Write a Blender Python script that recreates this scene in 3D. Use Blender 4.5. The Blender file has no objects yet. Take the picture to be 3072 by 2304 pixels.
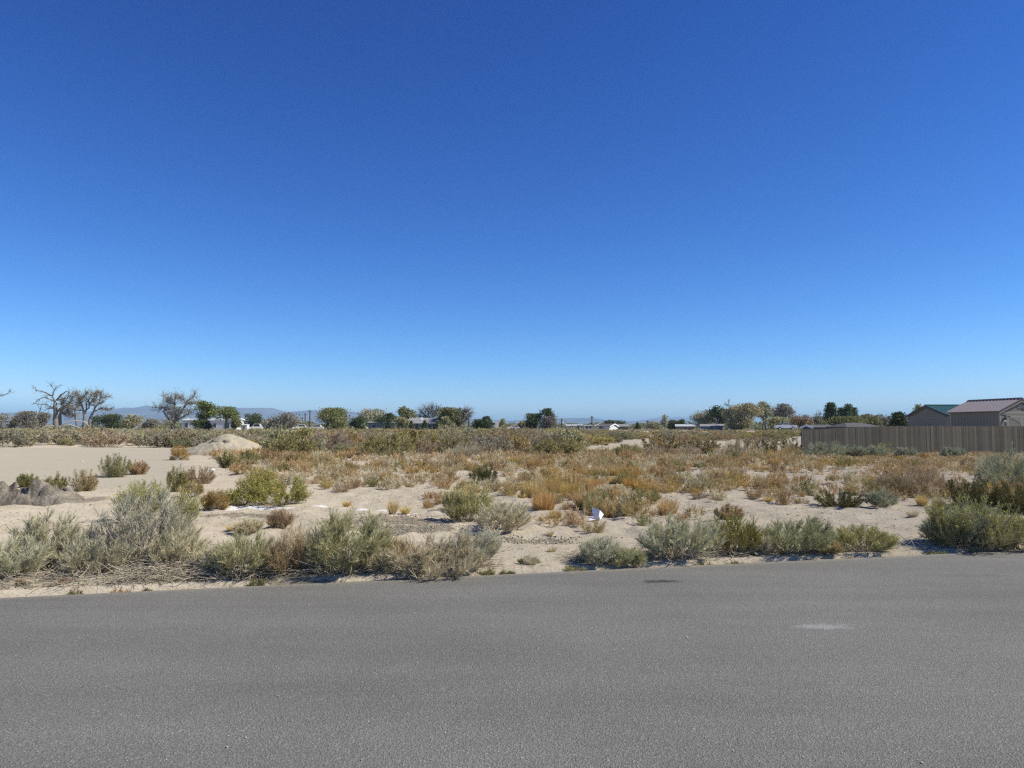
import bpy, math, random
import numpy as np
from mathutils import Vector, Matrix

sc = bpy.context.scene
COL = sc.collection
R = math.radians

# ------------------------------------------------------------------ camera
F, CX, CY, EYE = 2235.0, 1536.0, 1152.0, 1.6
HOR = 1286.0
PITCH = math.atan((HOR - CY) / F)
cam_d = bpy.data.cameras.new('camera')
cam_d.sensor_width = 36.0
cam_d.lens = 36.0 * F / 3072.0
cam_d.clip_start = 0.05
cam_d.clip_end = 90000.0
cam = bpy.data.objects.new('camera', cam_d)
COL.objects.link(cam)
cam.location = (0, 0, EYE)
cam.rotation_euler = (math.pi / 2 + PITCH, 0, 0)
sc.camera = cam

# ------------------------------------------------------------------ sky, sun, exposure
SUN_EL, SUN_AZ = R(44), R(97)          # azimuth clockwise from +Y (straight ahead)
world = bpy.data.worlds.new('World')
sc.world = world
world.use_nodes = True
wn, wl = world.node_tree.nodes, world.node_tree.links
wn.clear()
sky = wn.new('ShaderNodeTexSky')
sky.sky_type = 'NISHITA'
sky.sun_disc = False
sky.sun_elevation = SUN_EL
sky.sun_rotation = SUN_AZ
sky.altitude = 2500
sky.air_density = 1.0
sky.dust_density = 0.0
sky.ozone_density = 5.0
# one colour grade over the whole sky: the camera's deep autumn blue
wsep = wn.new('ShaderNodeSeparateColor')
wcom = wn.new('ShaderNodeCombineColor')
wl.new(sky.outputs[0], wsep.inputs[0])
for ch, (po, ga) in enumerate(((2.1, 0.205), (1.58, 0.402), (1.18, 0.885))):
    p_ = wn.new('ShaderNodeMath'); p_.operation = 'POWER'; p_.inputs[1].default_value = po
    g_ = wn.new('ShaderNodeMath'); g_.operation = 'MULTIPLY'; g_.inputs[1].default_value = ga
    c_ = wn.new('ShaderNodeMath'); c_.operation = 'SMOOTH_MIN'; c_.inputs[1].default_value = (5.6, 8.8, 11.5)[ch]; c_.inputs[2].default_value = 1.6
    wl.new(wsep.outputs[ch], p_.inputs[0]); wl.new(p_.outputs[0], g_.inputs[0]); wl.new(g_.outputs[0], c_.inputs[0]); wl.new(c_.outputs[0], wcom.inputs[ch])
bg = wn.new('ShaderNodeBackground')
bg.inputs['Strength'].default_value = 0.083
wo = wn.new('ShaderNodeOutputWorld')
wl.new(wcom.outputs[0], bg.inputs[0])
wl.new(bg.outputs[0], wo.inputs[0])
sun_d = bpy.data.lights.new('sun', 'SUN')
sun_d.energy = 4.2
sun_d.angle = R(0.55)
sun_d.color = (1.0, 0.945, 0.83)
sun = bpy.data.objects.new('sun', sun_d)
COL.objects.link(sun)
sdir = Vector((math.sin(SUN_AZ) * math.cos(SUN_EL), math.cos(SUN_AZ) * math.cos(SUN_EL), math.sin(SUN_EL)))
sun.rotation_euler = (-sdir).to_track_quat('-Z', 'Y').to_euler()
sun.location = (30, 0, 40)
sc.view_settings.view_transform = 'Standard'
sc.view_settings.look = 'None'
sc.view_settings.exposure = 0.62
sc.view_settings.gamma = 1.0
sc.render.engine = 'CYCLES'
sc.cycles.max_bounces = 5
sc.cycles.diffuse_bounces = 2
sc.cycles.transmission_bounces = 3
sc.cycles.volume_bounces = 0
sc.cycles.use_denoising = False
sc.cycles.use_adaptive_sampling = False
sc.cycles.filter_width = 1.3

# ------------------------------------------------------------------ photo pixel -> place
CP, SP = math.cos(PITCH), math.sin(PITCH)
def ray(px, py):
    x, u = (px - CX) / F, -(py - CY) / F
    return (x, CP - u * SP, SP + u * CP)
def gp(px, py, z=0.0):
    d = ray(px, py)
    t = (z - EYE) / d[2]
    return (d[0] * t, d[1] * t)
def xat(px, Y):
    return (px - CX) / F * Y * CP
def zat(py, Y):
    d = ray(CX, py)
    return EYE + d[2] / d[1] * Y

# ------------------------------------------------------------------ noise
def _h(ix, iy, s):
    n = (ix.astype(np.int64) * 374761393 + iy.astype(np.int64) * 668265263 + s * 1442695041) & 0x7fffffff
    n = ((n ^ (n >> 13)) * 1274126177) & 0x7fffffff
    n = (n ^ (n >> 16)) & 0xffff
    return n / 65535.0
def vnoise(x, y, s=0):
    ix, iy = np.floor(x), np.floor(y)
    fx, fy = x - ix, y - iy
    fx, fy = fx * fx * (3 - 2 * fx), fy * fy * (3 - 2 * fy)
    a, b = _h(ix, iy, s), _h(ix + 1, iy, s)
    c, d = _h(ix, iy + 1, s), _h(ix + 1, iy + 1, s)
    return a + (b - a) * fx + (c - a) * fy + (a - b - c + d) * fx * fy
def fbm(x, y, o=4, s=0):
    v, a, t = 0.0, 1.0, 0.0
    for i in range(o):
        v = v + a * (vnoise(x, y, s + i * 17) - 0.5)
        t += a
        a *= 0.5
        x, y = x * 2.03 + 3.1, y * 2.03 + 1.7
    return v / t
def sstep(a, b, x):
    t = np.clip((x - a) / (b - a), 0, 1)
    return t * t * (3 - 2 * t)

# ------------------------------------------------------------------ the lie of the land
E0, E1 = np.array(gp(0, 1790)), np.array(gp(3072, 1648))
ED = (E1 - E0) / np.linalg.norm(E1 - E0)
EN = np.array([-ED[1], ED[0]])
def beyond(x, y):                      # metres past the road's far edge
    return (x - E0[0]) * EN[0] + (y - E0[1]) * EN[1]
def along(x, y):
    return (x - E0[0]) * ED[0] + (y - E0[1]) * ED[1]
def flat_mask(x, y):                   # bare graded sand at the left
    fx = x / np.maximum(y, 1)
    return sstep(-0.40, -0.46, fx + 0.03 * fbm(x * .3, y * .3, 3, 5)) * sstep(17, 23, y) * sstep(64, 58, y)
def ground_z(x, y):
    x, y = np.asarray(x, float), np.asarray(y, float)
    s = beyond(x, y)
    z = np.where(s < 0, -0.06, -0.06 + 0.075 * sstep(-0.03, 0.14, s))
    z = z + 1.1 * sstep(48, 210, y)
    rough = sstep(0.5, 3.0, s)
    lot = rough * (1 - 0.85 * flat_mask(x, y)) * sstep(4000, 300, y)
    z = z + rough * sstep(900, 100, y) * 0.09 * fbm(x * .22, y * .22, 3, 2)
    z = z + lot * (0.09 * fbm(x * 1.1, y * 1.1, 3, 9) + 0.13 * fbm(x * 4.0, y * 4.0, 4, 4))
    z = z + 0.025 * sstep(0.05, 0.4, s) * fbm(x * 6, y * 6, 3, 8)
    z = z + 0.012 * sstep(0.02, 0.15, s)
    far = sstep(2, 8, s) * sstep(500, 60, y)
    z = z + far * 0.25 * fbm(x * .09, y * .09, 2, 12)
    # the fence corner stands a little lower
    z = z - 0.2 * np.exp(-(((x - 17.4) / 3.0) ** 2 + ((y - 45) / 5.0) ** 2))
    return z
def gz(x, y):
    return float(ground_z(np.array([x]), np.array([y]))[0])
def gpos(px, py):                      # photo pixel of a thing's foot -> point on the land
    z = 0.0
    for _ in range(6):
        x, y = gp(px, py, z)
        z = gz(x, y)
    return x, y, z
def gposY(px, Y):
    x = xat(px, Y)
    return x, Y, gz(x, Y)

# ------------------------------------------------------------------ mesh helpers
def mesh_np(name, V, faces, mats, midx=None, smooth=False, attrs=None):
    """faces: list of (n,k) index arrays"""
    me = bpy.data.meshes.new(name)
    V = np.asarray(V, np.float32)
    me.vertices.add(len(V))
    me.vertices.foreach_set('co', V.ravel())
    nl = sum(f.size for f in faces)
    nf = sum(len(f) for f in faces)
    me.loops.add(nl)
    me.loops.foreach_set('vertex_index', np.concatenate([f.ravel() for f in faces]).astype(np.int32))
    me.polygons.add(nf)
    tot = np.concatenate([np.full(len(f), f.shape[1], np.int32) for f in faces])
    st = np.concatenate([[0], np.cumsum(tot)[:-1]]).astype(np.int32)
    me.polygons.foreach_set('loop_start', st)
    me.polygons.foreach_set('loop_total', tot)
    if midx is not None:
        me.polygons.foreach_set('material_index', np.asarray(midx, np.int32))
    if smooth:
        me.polygons.foreach_set('use_smooth', np.ones(nf, bool))
    for k, v in (attrs or {}).items():
        a = me.attributes.new(k, 'FLOAT', 'POINT')
        a.data.foreach_set('value', np.asarray(v, np.float32))
    for m in (mats if isinstance(mats, (list, tuple)) else [mats]):
        me.materials.append(m)
    me.update(calc_edges=True)
    return me
def link(name, me, parent=None):
    o = bpy.data.objects.new(name, me)
    COL.objects.link(o)
    if parent is not None:
        o.parent = parent
    return o
def empty(name, loc, rz=0.0, scale=(1, 1, 1)):
    o = bpy.data.objects.new(name, None)
    o.empty_display_size = 0.1
    COL.objects.link(o)
    o.location = loc
    o.rotation_euler = (0, 0, rz)
    o.scale = scale
    return o
def tag(o, label=None, cat=None, group=None, kind=None):
    if label: o['label'] = label
    if cat: o['category'] = cat
    if group: o['group'] = group
    if kind: o['kind'] = kind
    return o
class MB:
    """collects boxes, prisms and tubes into one mesh"""
    def __init__(s): s.v, s.f = [], []
    def add(s, vs, fs):
        n = len(s.v)
        s.v += [tuple(v) for v in vs]
        s.f += [tuple(i + n for i in f) for f in fs]
        return s
    def box(s, x0, x1, y0, y1, z0, z1):
        return s.add([(x0, y0, z0), (x1, y0, z0), (x1, y1, z0), (x0, y1, z0), (x0, y0, z1), (x1, y0, z1), (x1, y1, z1), (x0, y1, z1)],
                     [(3, 2, 1, 0), (4, 5, 6, 7), (0, 1, 5, 4), (1, 2, 6, 5), (2, 3, 7, 6), (3, 0, 4, 7)])
    def prism(s, prof, y0, y1):        # prof: (x,z) counter-clockwise seen from -y
        n = len(prof)
        vs = [(x, y0, z) for x, z in prof] + [(x, y1, z) for x, z in prof]
        fs = [tuple(range(n)), tuple(range(2 * n - 1, n - 1, -1))]
        fs += [(i, i + n, (i + 1) % n + n, (i + 1) % n) for i in range(n)]
        return s.add(vs, fs)
    def tube(s, pts, rad, n=6):
        pts = [Vector(p) for p in pts]
        vs, fs = [], []
        for i, p in enumerate(pts):
            t = (pts[min(i + 1, len(pts) - 1)] - pts[max(i - 1, 0)]).normalized()
            a = t.orthogonal().normalized() if i == 0 else (a - a.dot(t) * t).normalized()
            b = t.cross(a)
            for k in range(n):
                w = 2 * math.pi * k / n
                vs.append(p + (a * math.cos(w) + b * math.sin(w)) * rad[i])
        for i in range(len(pts) - 1):
            for k in range(n):
                fs.append((i * n + k, i * n + (k + 1) % n, (i + 1) * n + (k + 1) % n, (i + 1) * n + k))
        fs += [tuple(range(n - 1, -1, -1)), tuple(range((len(pts) - 1) * n, len(pts) * n))]
        return s.add(vs, fs)
    def build(s, name, mat, parent=None, smooth=False):
        me = bpy.data.meshes.new(name)
        me.from_pydata(s.v, [], s.f)
        me.materials.append(mat)
        if smooth:
            for p in me.polygons: p.use_smooth = True
        me.update()
        return link(name, me, parent)

# ------------------------------------------------------------------ materials
def new_mat(name):
    m = bpy.data.materials.new(name)
    m.use_nodes = True
    nt = m.node_tree
    nt.nodes.clear()
    out = nt.nodes.new('ShaderNodeOutputMaterial')
    return m, nt, out
def N(nt, typ, **kw):
    n = nt.nodes.new(typ)
    for k, v in kw.items():
        if k in n.inputs.keys(): n.inputs[k].default_value = v
        else: setattr(n, k, v)
    return n
def ramp(nt, stops):
    r = nt.nodes.new('ShaderNodeValToRGB')
    e = r.color_ramp.elements
    while len(e) < len(stops): e.new(0.5)
    for i, (p, c) in enumerate(stops):
        e[i].position = p
        e[i].color = tuple(c) + (1,) if len(c) == 3 else c
    return r
def math_n(nt, op, a, b=None, c=None):
    n = nt.nodes.new('ShaderNodeMath')
    n.operation = op
    for i, v in enumerate((a, b, c)):
        if v is None: continue
        if isinstance(v, (int, float)): n.inputs[i].default_value = v
        else: nt.links.new(v, n.inputs[i])
    return n.outputs[0]
def mixc(nt, fac, a, b, blend='MIX'):
    n = nt.nodes.new('ShaderNodeMix')
    n.data_type = 'RGBA'
    n.blend_type = blend
    for s, v in ((n.inputs[0], fac), (n.inputs[6], a), (n.inputs[7], b)):
        if isinstance(v, (int, float)): s.default_value = v
        elif isinstance(v, tuple): s.default_value = v + (1,) if len(v) == 3 else v
        else: nt.links.new(v, s)
    return n.outputs[2]

def plant_mat(name, cols, trans=0.16, vary=0.25, patch=0.5):
    """cols spread over the single leaves or twigs at random; whole plants differ a little"""
    m, nt, out = new_mat(name)
    g = N(nt, 'ShaderNodeNewGeometry')
    tc = N(nt, 'ShaderNodeTexCoord')
    no = N(nt, 'ShaderNodeTexNoise', Scale=patch)
    nt.links.new(g.outputs['Position'], no.inputs['Vector'])
    f = math_n(nt, 'MULTIPLY_ADD', no.outputs[0], 0.9, -0.2)
    f = math_n(nt, 'ADD', math_n(nt, 'MULTIPLY', g.outputs['Random Per Island'], 0.6), math_n(nt, 'MULTIPLY', f, 0.7))
    r = ramp(nt, [(i / max(1, len(cols) - 1), c) for i, c in enumerate(cols)])
    nt.links.new(f, r.inputs[0])
    oi = N(nt, 'ShaderNodeObjectInfo')
    val = math_n(nt, 'MULTIPLY_ADD', oi.outputs['Random'], vary, 1 - vary / 2)
    hs = N(nt, 'ShaderNodeHueSaturation')
    nt.links.new(val, hs.inputs['Value'])
    nt.links.new(math_n(nt, 'MULTIPLY_ADD', math_n(nt, 'FRACT', math_n(nt, 'MULTIPLY', oi.outputs['Random'], 7.31)), .10 * vary, .5 - .05 * vary), hs.inputs['Hue'])
    nt.links.new(math_n(nt, 'MULTIPLY_ADD', math_n(nt, 'FRACT', math_n(nt, 'MULTIPLY', oi.outputs['Random'], 13.7)), .9 * vary, 1 - .45 * vary), hs.inputs['Saturation'])
    nt.links.new(r.outputs[0], hs.inputs['Color'])
    d = N(nt, 'ShaderNodeBsdfDiffuse')
    nt.links.new(hs.outputs[0], d.inputs[0])
    if trans > 0:
        t = N(nt, 'ShaderNodeBsdfTranslucent')
        nt.links.new(hs.outputs[0], t.inputs[0])
        mx = N(nt, 'ShaderNodeMixShader', Fac=trans)
        mx.inputs[0].default_value = trans
        nt.links.new(d.outputs[0], mx.inputs[1])
        nt.links.new(t.outputs[0], mx.inputs[2])
        nt.links.new(mx.outputs[0], out.inputs[0])
    else:
        nt.links.new(d.outputs[0], out.inputs[0])
    return m

def simple_mat(name, col, rough=0.7, noise=0.15, scale=3.0, bump=0.0, bscale=40.0, metal=0.0, spec=0.3, stretch=None):
    m, nt, out = new_mat(name)
    p = N(nt, 'ShaderNodeBsdfPrincipled', Roughness=rough, Metallic=metal)
    p.inputs['Specular IOR Level'].default_value = spec
    tc = N(nt, 'ShaderNodeTexCoord')
    vec = tc.outputs['Object']
    if stretch:
        mp = N(nt, 'ShaderNodeMapping')
        mp.inputs['Scale'].default_value = stretch
        nt.links.new(vec, mp.inputs[0])
        vec = mp.outputs[0]
    no = N(nt, 'ShaderNodeTexNoise', Scale=scale, Detail=5.0)
    nt.links.new(vec, no.inputs['Vector'])
    oi = N(nt, 'ShaderNodeObjectInfo')
    k = math_n(nt, 'ADD', math_n(nt, 'MULTIPLY_ADD', no.outputs[0], noise * 2, 1 - noise), math_n(nt, 'MULTIPLY_ADD', oi.outputs['Random'], noise, -noise / 2))
    hs = N(nt, 'ShaderNodeHueSaturation', Color=tuple(col) + (1,))
    nt.links.new(k, hs.inputs['Value'])
    nt.links.new(hs.outputs[0], p.inputs['Base Color'])
    if bump:
        n2 = N(nt, 'ShaderNodeTexNoise', Scale=bscale, Detail=3.0)
        nt.links.new(vec, n2.inputs['Vector'])
        b = N(nt, 'ShaderNodeBump', Strength=bump, Distance=0.02)
        nt.links.new(n2.outputs[0], b.inputs['Height'])
        nt.links.new(b.outputs[0], p.inputs['Normal'])
    nt.links.new(p.outputs[0], out.inputs[0])
    return m

# ---- ground
def ground_mat():
    m, nt, out = new_mat('desert_sand')
    L = nt.links.new
    tc = N(nt, 'ShaderNodeTexCoord')
    P = tc.outputs['Object']
    def noise(sc_, det=4.0, rough=0.6):
        n = N(nt, 'ShaderNodeTexNoise', Scale=sc_, Detail=det, Roughness=rough)
        L(P, n.inputs['Vector'])
        return n.outputs[0]
    big = ramp(nt, [(0.30, (0.36, 0.31, 0.224)), (0.5, (0.455, 0.395, 0.294)), (0.72, (0.53, 0.468, 0.358))])
    L(math_n(nt, 'ADD', math_n(nt, 'MULTIPLY', noise(0.35), 0.5), math_n(nt, 'MULTIPLY', noise(5.0, 6.0), 0.5)), big.inputs[0])
    c = big.outputs[0]
    at = N(nt, 'ShaderNodeAttribute', attribute_name='grey')
    c = mixc(nt, math_n(nt, 'MULTIPLY', at.outputs['Fac'], 0.8), c, (0.36, 0.325, 0.254))
    # fine grains and trash
    sp = ramp(nt, [(0.32, (0.55, 0.52, 0.48)), (0.45, (1, 1, 1)), (0.64, (1.02, 1.02, 1.02)), (0.8, (1.12, 1.12, 1.1))])
    L(noise(38.0, 3.0, 0.8), sp.inputs[0])
    c = mixc(nt, 0.75, c, sp.outputs[0], 'MULTIPLY')
    # dark crusted clods
    at2 = N(nt, 'ShaderNodeAttribute', attribute_name='crust')
    cr = math_n(nt, 'MULTIPLY', at2.outputs['Fac'], math_n(nt, 'MULTIPLY_ADD', noise(9.0, 4.0), 1.6, 0.0))
    crr = ramp(nt, [(0.35, (0, 0, 0)), (0.75, (1, 1, 1))])
    L(cr, crr.inputs[0])
    cc = ramp(nt, [(0.3, (0.15, 0.13, 0.095)), (0.7, (0.33, 0.285, 0.21))])
    L(noise(26.0, 3.0), cc.inputs[0])
    c = mixc(nt, crr.outputs[0], c, cc.outputs[0])
    # white salt
    at3 = N(nt, 'ShaderNodeAttribute', attribute_name='salt')
    sa = math_n(nt, 'MULTIPLY', at3.outputs['Fac'], math_n(nt, 'MULTIPLY_ADD', noise(7.0, 5.0), 1.5, 0.05))
    sr = ramp(nt, [(0.22, (0, 0, 0)), (0.46, (1, 1, 1))])
    L(sa, sr.inputs[0])
    c = mixc(nt, sr.outputs[0], c, (0.63, 0.61, 0.565))
    d = N(nt, 'ShaderNodeBsdfDiffuse', Roughness=0.5)
    L(c, d.inputs[0])
    b = N(nt, 'ShaderNodeBump', Strength=0.8, Distance=0.035)
    L(math_n(nt, 'ADD', noise(14.0, 6.0, 0.65), math_n(nt, 'MULTIPLY', cr, 0.6)), b.inputs['Height'])
    L(b.outputs[0], d.inputs['Normal'])
    L(d.outputs[0], out.inputs[0])
    return m

def asphalt_mat():
    m, nt, out = new_mat('asphalt')
    L = nt.links.new
    tc = N(nt, 'ShaderNodeTexCoord')
    P = tc.outputs['Object']
    def noise(sc_, det=3.0, rough=0.6, vec=None, dist=0.0):
        n = N(nt, 'ShaderNodeTexNoise', Scale=sc_, Detail=det, Roughness=rough, Distortion=dist)
        L(vec or P, n.inputs['Vector'])
        return n.outputs[0]
    mp = N(nt, 'ShaderNodeMapping')
    mp.inputs['Rotation'].default_value = (0, 0, -math.atan2(ED[1], ED[0]))
    mp.inputs['Scale'].default_value = (0.12, 1, 1)
    L(P, mp.inputs[0])
    base = ramp(nt, [(0.32, (0.140, 0.1355, 0.119)), (0.68, (0.198, 0.1915, 0.170))])
    L(math_n(nt, 'ADD', math_n(nt, 'MULTIPLY', noise(1.4, 4.0, 0.6, mp.outputs[0]), 0.55), math_n(nt, 'MULTIPLY', noise(0.5, 4.0), 0.45)), base.inputs[0])
    # stones in the binder
    v = N(nt, 'ShaderNodeTexVoronoi', Scale=115.0)
    L(P, v.inputs['Vector'])
    sep = N(nt, 'ShaderNodeSeparateColor')
    L(v.outputs['Color'], sep.inputs[0])
    st = ramp(nt, [(0.0, (0.74, 0.74, 0.74)), (0.35, (0.93, 0.93, 0.93)), (0.75, (1.06, 1.06, 1.05)), (0.93, (1.2, 1.19, 1.17)), (1.0, (1.6, 1.57, 1.5))])
    L(sep.outputs[0], st.inputs[0])
    c = mixc(nt, 1.0, base.outputs[0], st.outputs[0], 'MULTIPLY')
    n2 = ramp(nt, [(0.35, (0.8, 0.8, 0.8)), (0.6, (1.1, 1.1, 1.1))])
    L(noise(55.0, 3.0, 0.7), n2.inputs[0])
    c = mixc(nt, 0.8, c, n2.outputs[0], 'MULTIPLY')
    # a pale scuff and a dark oil stain, each an ellipse with a ragged edge
    def spot(px, py, rx, ry, col, amt, scl):
        nonlocal c
        x, y = gp(px, py)
        mm = N(nt, 'ShaderNodeMapping', vector_type='TEXTURE')
        mm.inputs['Location'].default_value = (x, y, 0)
        mm.inputs['Rotation'].default_value = (0, 0, R(3))
        mm.inputs['Scale'].default_value = (rx, ry, 1)
        L(P, mm.inputs[0])
        ln = N(nt, 'ShaderNodeVectorMath', operation='LENGTH')
        L(mm.outputs[0], ln.inputs[0])
        f = math_n(nt, 'ADD', ln.outputs['Value'], math_n(nt, 'MULTIPLY_ADD', noise(scl, 5.0, 0.75), 2.2, -1.1))
        rr = ramp(nt, [(0.35, (1, 1, 1)), (1.0, (0, 0, 0))])
        L(f, rr.inputs[0])
        c = mixc(nt, math_n(nt, 'MULTIPLY', rr.outputs[0], amt), c, col)
    spot(2475, 1880, 0.30, 0.10, (0.30, 0.29, 0.27), 0.75, 9.0)
    spot(1985, 1744, 0.26, 0.10, (0.035, 0.034, 0.034), 0.85, 8.0)
    spot(2905, 1726, 0.5, 0.12, (0.06, 0.06, 0.06), 0.18, 6.0)
    # blown sand along the edge
    at = N(nt, 'ShaderNodeAttribute', attribute_name='dust')
    du = math_n(nt, 'MULTIPLY', at.outputs['Fac'], math_n(nt, 'MULTIPLY_ADD', noise(30.0, 4.0, 0.8), 2.4, -0.55))
    dr = ramp(nt, [(0.25, (0, 0, 0)), (0.8, (1, 1, 1))])
    L(du, dr.inputs[0])
    c = mixc(nt, dr.outputs[0], c, (0.38, 0.33, 0.265))
    p = N(nt, 'ShaderNodeBsdfPrincipled', Roughness=0.85)
    p.inputs['Specular IOR Level'].default_value = 0.25
    L(c, p.inputs['Base Color'])
    b = N(nt, 'ShaderNodeBump', Strength=0.8, Distance=0.006)
    L(math_n(nt, 'ADD', v.outputs['Distance'], noise(70.0, 3.0, 0.7)), b.inputs['Height'])
    L(b.outputs[0], p.inputs['Normal'])
    L(p.outputs[0], out.inputs[0])
    return m

M_SAND = ground_mat()
M_ROAD = asphalt_mat()

# ------------------------------------------------------------------ ground sheet
def patch_attr(x, y):
    fx, fy = x, y
    n = fbm(x * .8, y * .8, 4, 31)
    crust = np.zeros_like(x)
    salt = np.zeros_like(x)
    def blob(arr, px, py, rx, ry, amt=1.0):
        gx, gy = gp(px, py)
        d = np.sqrt(((x - gx) / rx) ** 2 + ((y - gy) / ry) ** 2) + 1.1 * n
        np.maximum(arr, amt * sstep(1.0, 0.55, d), out=arr)
    for a in ((1190, 1562, 1.0, 1.1), (1130, 1585, .8, .7), (1250, 1595, .8, .5), (1560, 1622, .95, .35), (1660, 1632, .6, .22), (690, 1552, .9, .35),
              (820, 1556, .5, .3), (1050, 1570, .7, .6), (2330, 1660, 1.5, .12), (930, 1745, 2.6, .12), (250, 1500, .6, .8), (1300, 1580, .5, .3)):
        blob(crust, *a)
    for a in ((700, 1524, 1.0, .26), (830, 1525, .7, .22), (965, 1521, .35, .25), (1120, 1530, .5, .2), (1215, 1538, .35, .18)):
        blob(salt, *a)
    return crust, salt
def build_ground():
    ys = np.concatenate([np.linspace(-80, 4, 22)[:-1], 4 + 0 * np.zeros(1), np.geomspace(4.3, 62, 350), np.geomspace(64, 34000, 90)])
    nc = 380
    t = np.linspace(-1, 1, nc)
    s = 0.22 * t + 0.78 * t ** 3
    hw = np.where(ys > 0, 30 + 1.25 * ys, 40 - ys * 0.5)
    X = s[None, :] * hw[:, None]
    Y = np.repeat(ys[:, None], nc, 1)
    x, y = X.ravel(), Y.ravel()
    z = ground_z(x, y)
    i = np.arange(len(ys) * nc).reshape(len(ys), nc)
    q = np.stack([i[:-1, :-1], i[:-1, 1:], i[1:, 1:], i[1:, :-1]], -1).reshape(-1, 4)
    crust, salt = patch_attr(x, y)
    me = mesh_np('ground', np.stack([x, y, z], 1), [q], M_SAND, smooth=True,
                 attrs={'crust': crust, 'salt': salt, 'grey': flat_mask(x, y)})
    o = link('ground', me)
    tag(o, 'pale sandy ground of the desert lot running to the horizon', None, kind='structure')
build_ground()

def build_road():
    n = 700
    a = np.linspace(-70, 90, n)
    rows = [(-11.5, 0), (-4.5, 0), (-1.5, 0), (-0.6, 0.0), (-0.22, .30), (-0.06, .72), (0.0, 1.0)]
    V, D = [], []
    for b, du in rows:
        e = b + (0.035 * fbm(a * 3.0, a * 0 + 3, 4, 3) * 2 + 0.02 * fbm(a * 14, a * 0 + 9, 2, 6) if b == 0 else 0)
        x = E0[0] + ED[0] * a + EN[0] * e
        y = E0[1] + ED[1] * a + EN[1] * e
        V.append(np.stack([x, y, np.full(n, 0.0) - (0.012 if b == 0 else 0)], 1))
        D.append(np.full(n, du))
    V = np.concatenate(V)
    i = np.arange(len(rows) * n).reshape(len(rows), n)
    q = np.stack([i[:-1, :-1], i[:-1, 1:], i[1:, 1:], i[1:, :-1]], -1).reshape(-1, 4)
    # a skirt at both edges so that the sheet has thickness
    k = len(V)
    lo = V[-n:].copy(); lo[:, 2] -= 0.07
    V = np.concatenate([V, lo]); D.append(np.full(n, 1.0))
    j = np.arange(n)
    q2 = np.stack([i[-1, :-1], i[-1, 1:], k + j[1:], k + j[:-1]], -1)
    o = link('road', mesh_np('road', V, [q, q2], M_ROAD, attrs={'dust': np.concatenate(D)}))
    tag(o, 'worn grey asphalt road crossing the foreground', None, kind='structure')
build_road()

# ------------------------------------------------------------------ mountains
def mountain_mat(name, c0, c1):
    m, nt, out = new_mat(name)
    g = N(nt, 'ShaderNodeNewGeometry')
    no = N(nt, 'ShaderNodeTexNoise', Scale=0.0016, Detail=6.0)
    nt.links.new(g.outputs['Position'], no.inputs['Vector'])
    r = ramp(nt, [(0.4, c0), (0.62, c1)])
    nt.links.new(no.outputs[0], r.inputs[0])
    d = N(nt, 'ShaderNodeBsdfDiffuse')
    nt.links.new(r.outputs[0], d.inputs[0])
    nt.links.new(d.outputs[0], out.inputs[0])
    return m
M_MT = mountain_mat('mountain_rock', (0.085, 0.075, 0.07), (0.17, 0.15, 0.135))
def mountains(name, label, Y0, prof, seed, depth):
    px = np.array([p for p, _ in prof], float)
    py = np.array([q for _, q in prof], float)
    c = np.arange(px[0], px[-1] + 1, 7.0)
    crest = np.interp(c, px, py) + 1.2 * fbm(c * .05, c * 0, 3, seed)
    zc = np.maximum((HOR - crest) * Y0 / F, 3.0)
    u = np.linspace(-1, 1, 31)
    C, U = np.meshgrid(c, u)
    ZC = np.repeat(zc[None, :], len(u), 0)
    Yd = Y0 + U * depth
    Xd = (C - CX) / F * Y0 * (1 + 0.15 * U * depth / Y0)
    fall = np.clip(1 - np.abs(U) ** 1.25, 0, 1) ** 1.25
    rid = 1 - np.abs(fbm(Xd / 900, Yd / 1400, 4, seed + 5)) * 3.4
    k = np.sin(np.pi * np.clip(np.abs(U), 0, 1)) ** 0.8
    Z = ZC * fall * (1 - 0.55 * k * (1 - np.clip(rid, 0, 1))) - 2
    n = len(c)
    i = np.arange(U.size).reshape(U.shape)
    q = np.stack([i[:-1, :-1], i[:-1, 1:], i[1:, 1:], i[1:, :-1]], -1).reshape(-1, 4)
    o = link(name, mesh_np(name, np.stack([Xd.ravel(), Yd.ravel(), Z.ravel()], 1), [q], M_MT, smooth=True))
    tag(o, label, None, kind='structure')
mountains('mountain_range', 'long hazy blue mountain range on the horizon', 15000,
          [(-500, 1250), (-200, 1246), (0, 1240), (38, 1237), (60, 1243), (100, 1247), (200, 1243), (280, 1233), (320, 1229), (375, 1222), (400, 1223.5), (420, 1220), (440, 1215.5), (455, 1220), (475, 1227),
           (557, 1226), (590, 1225), (640, 1218), (675, 1218), (710, 1223), (816, 1223.5), (840, 1231), (863, 1235), (905, 1233), (934, 1229.5), (957, 1232), (975, 1235.5), (1044, 1236.5),
           (1091, 1236), (1140, 1243), (1181, 1248), (1244, 1251), (1330, 1254), (1410, 1256), (1436, 1257.5), (1495, 1260), (1525, 1262), (1549, 1260), (1582, 1261), (1620, 1257), (1655, 1254),
           (1765, 1253.4), (1799, 1256), (1822, 1261), (1864, 1263), (1911, 1262), (1963, 1256), (2000, 1256), (2060, 1260), (2140, 1262), (2300, 1266), (2500, 1270), (2800, 1268), (3100, 1264), (3500, 1262)], 3, 4200)
mountains('far_mountain', 'palest far mountain peaks right of the centre', 26000,
          [(1880, 1275), (1930, 1262), (1963, 1254), (1989, 1247.5), (2010, 1252.5), (2034, 1249.5), (2064, 1252.5), (2085, 1256), (2150, 1263), (2230, 1274)], 8, 4500)
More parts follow.
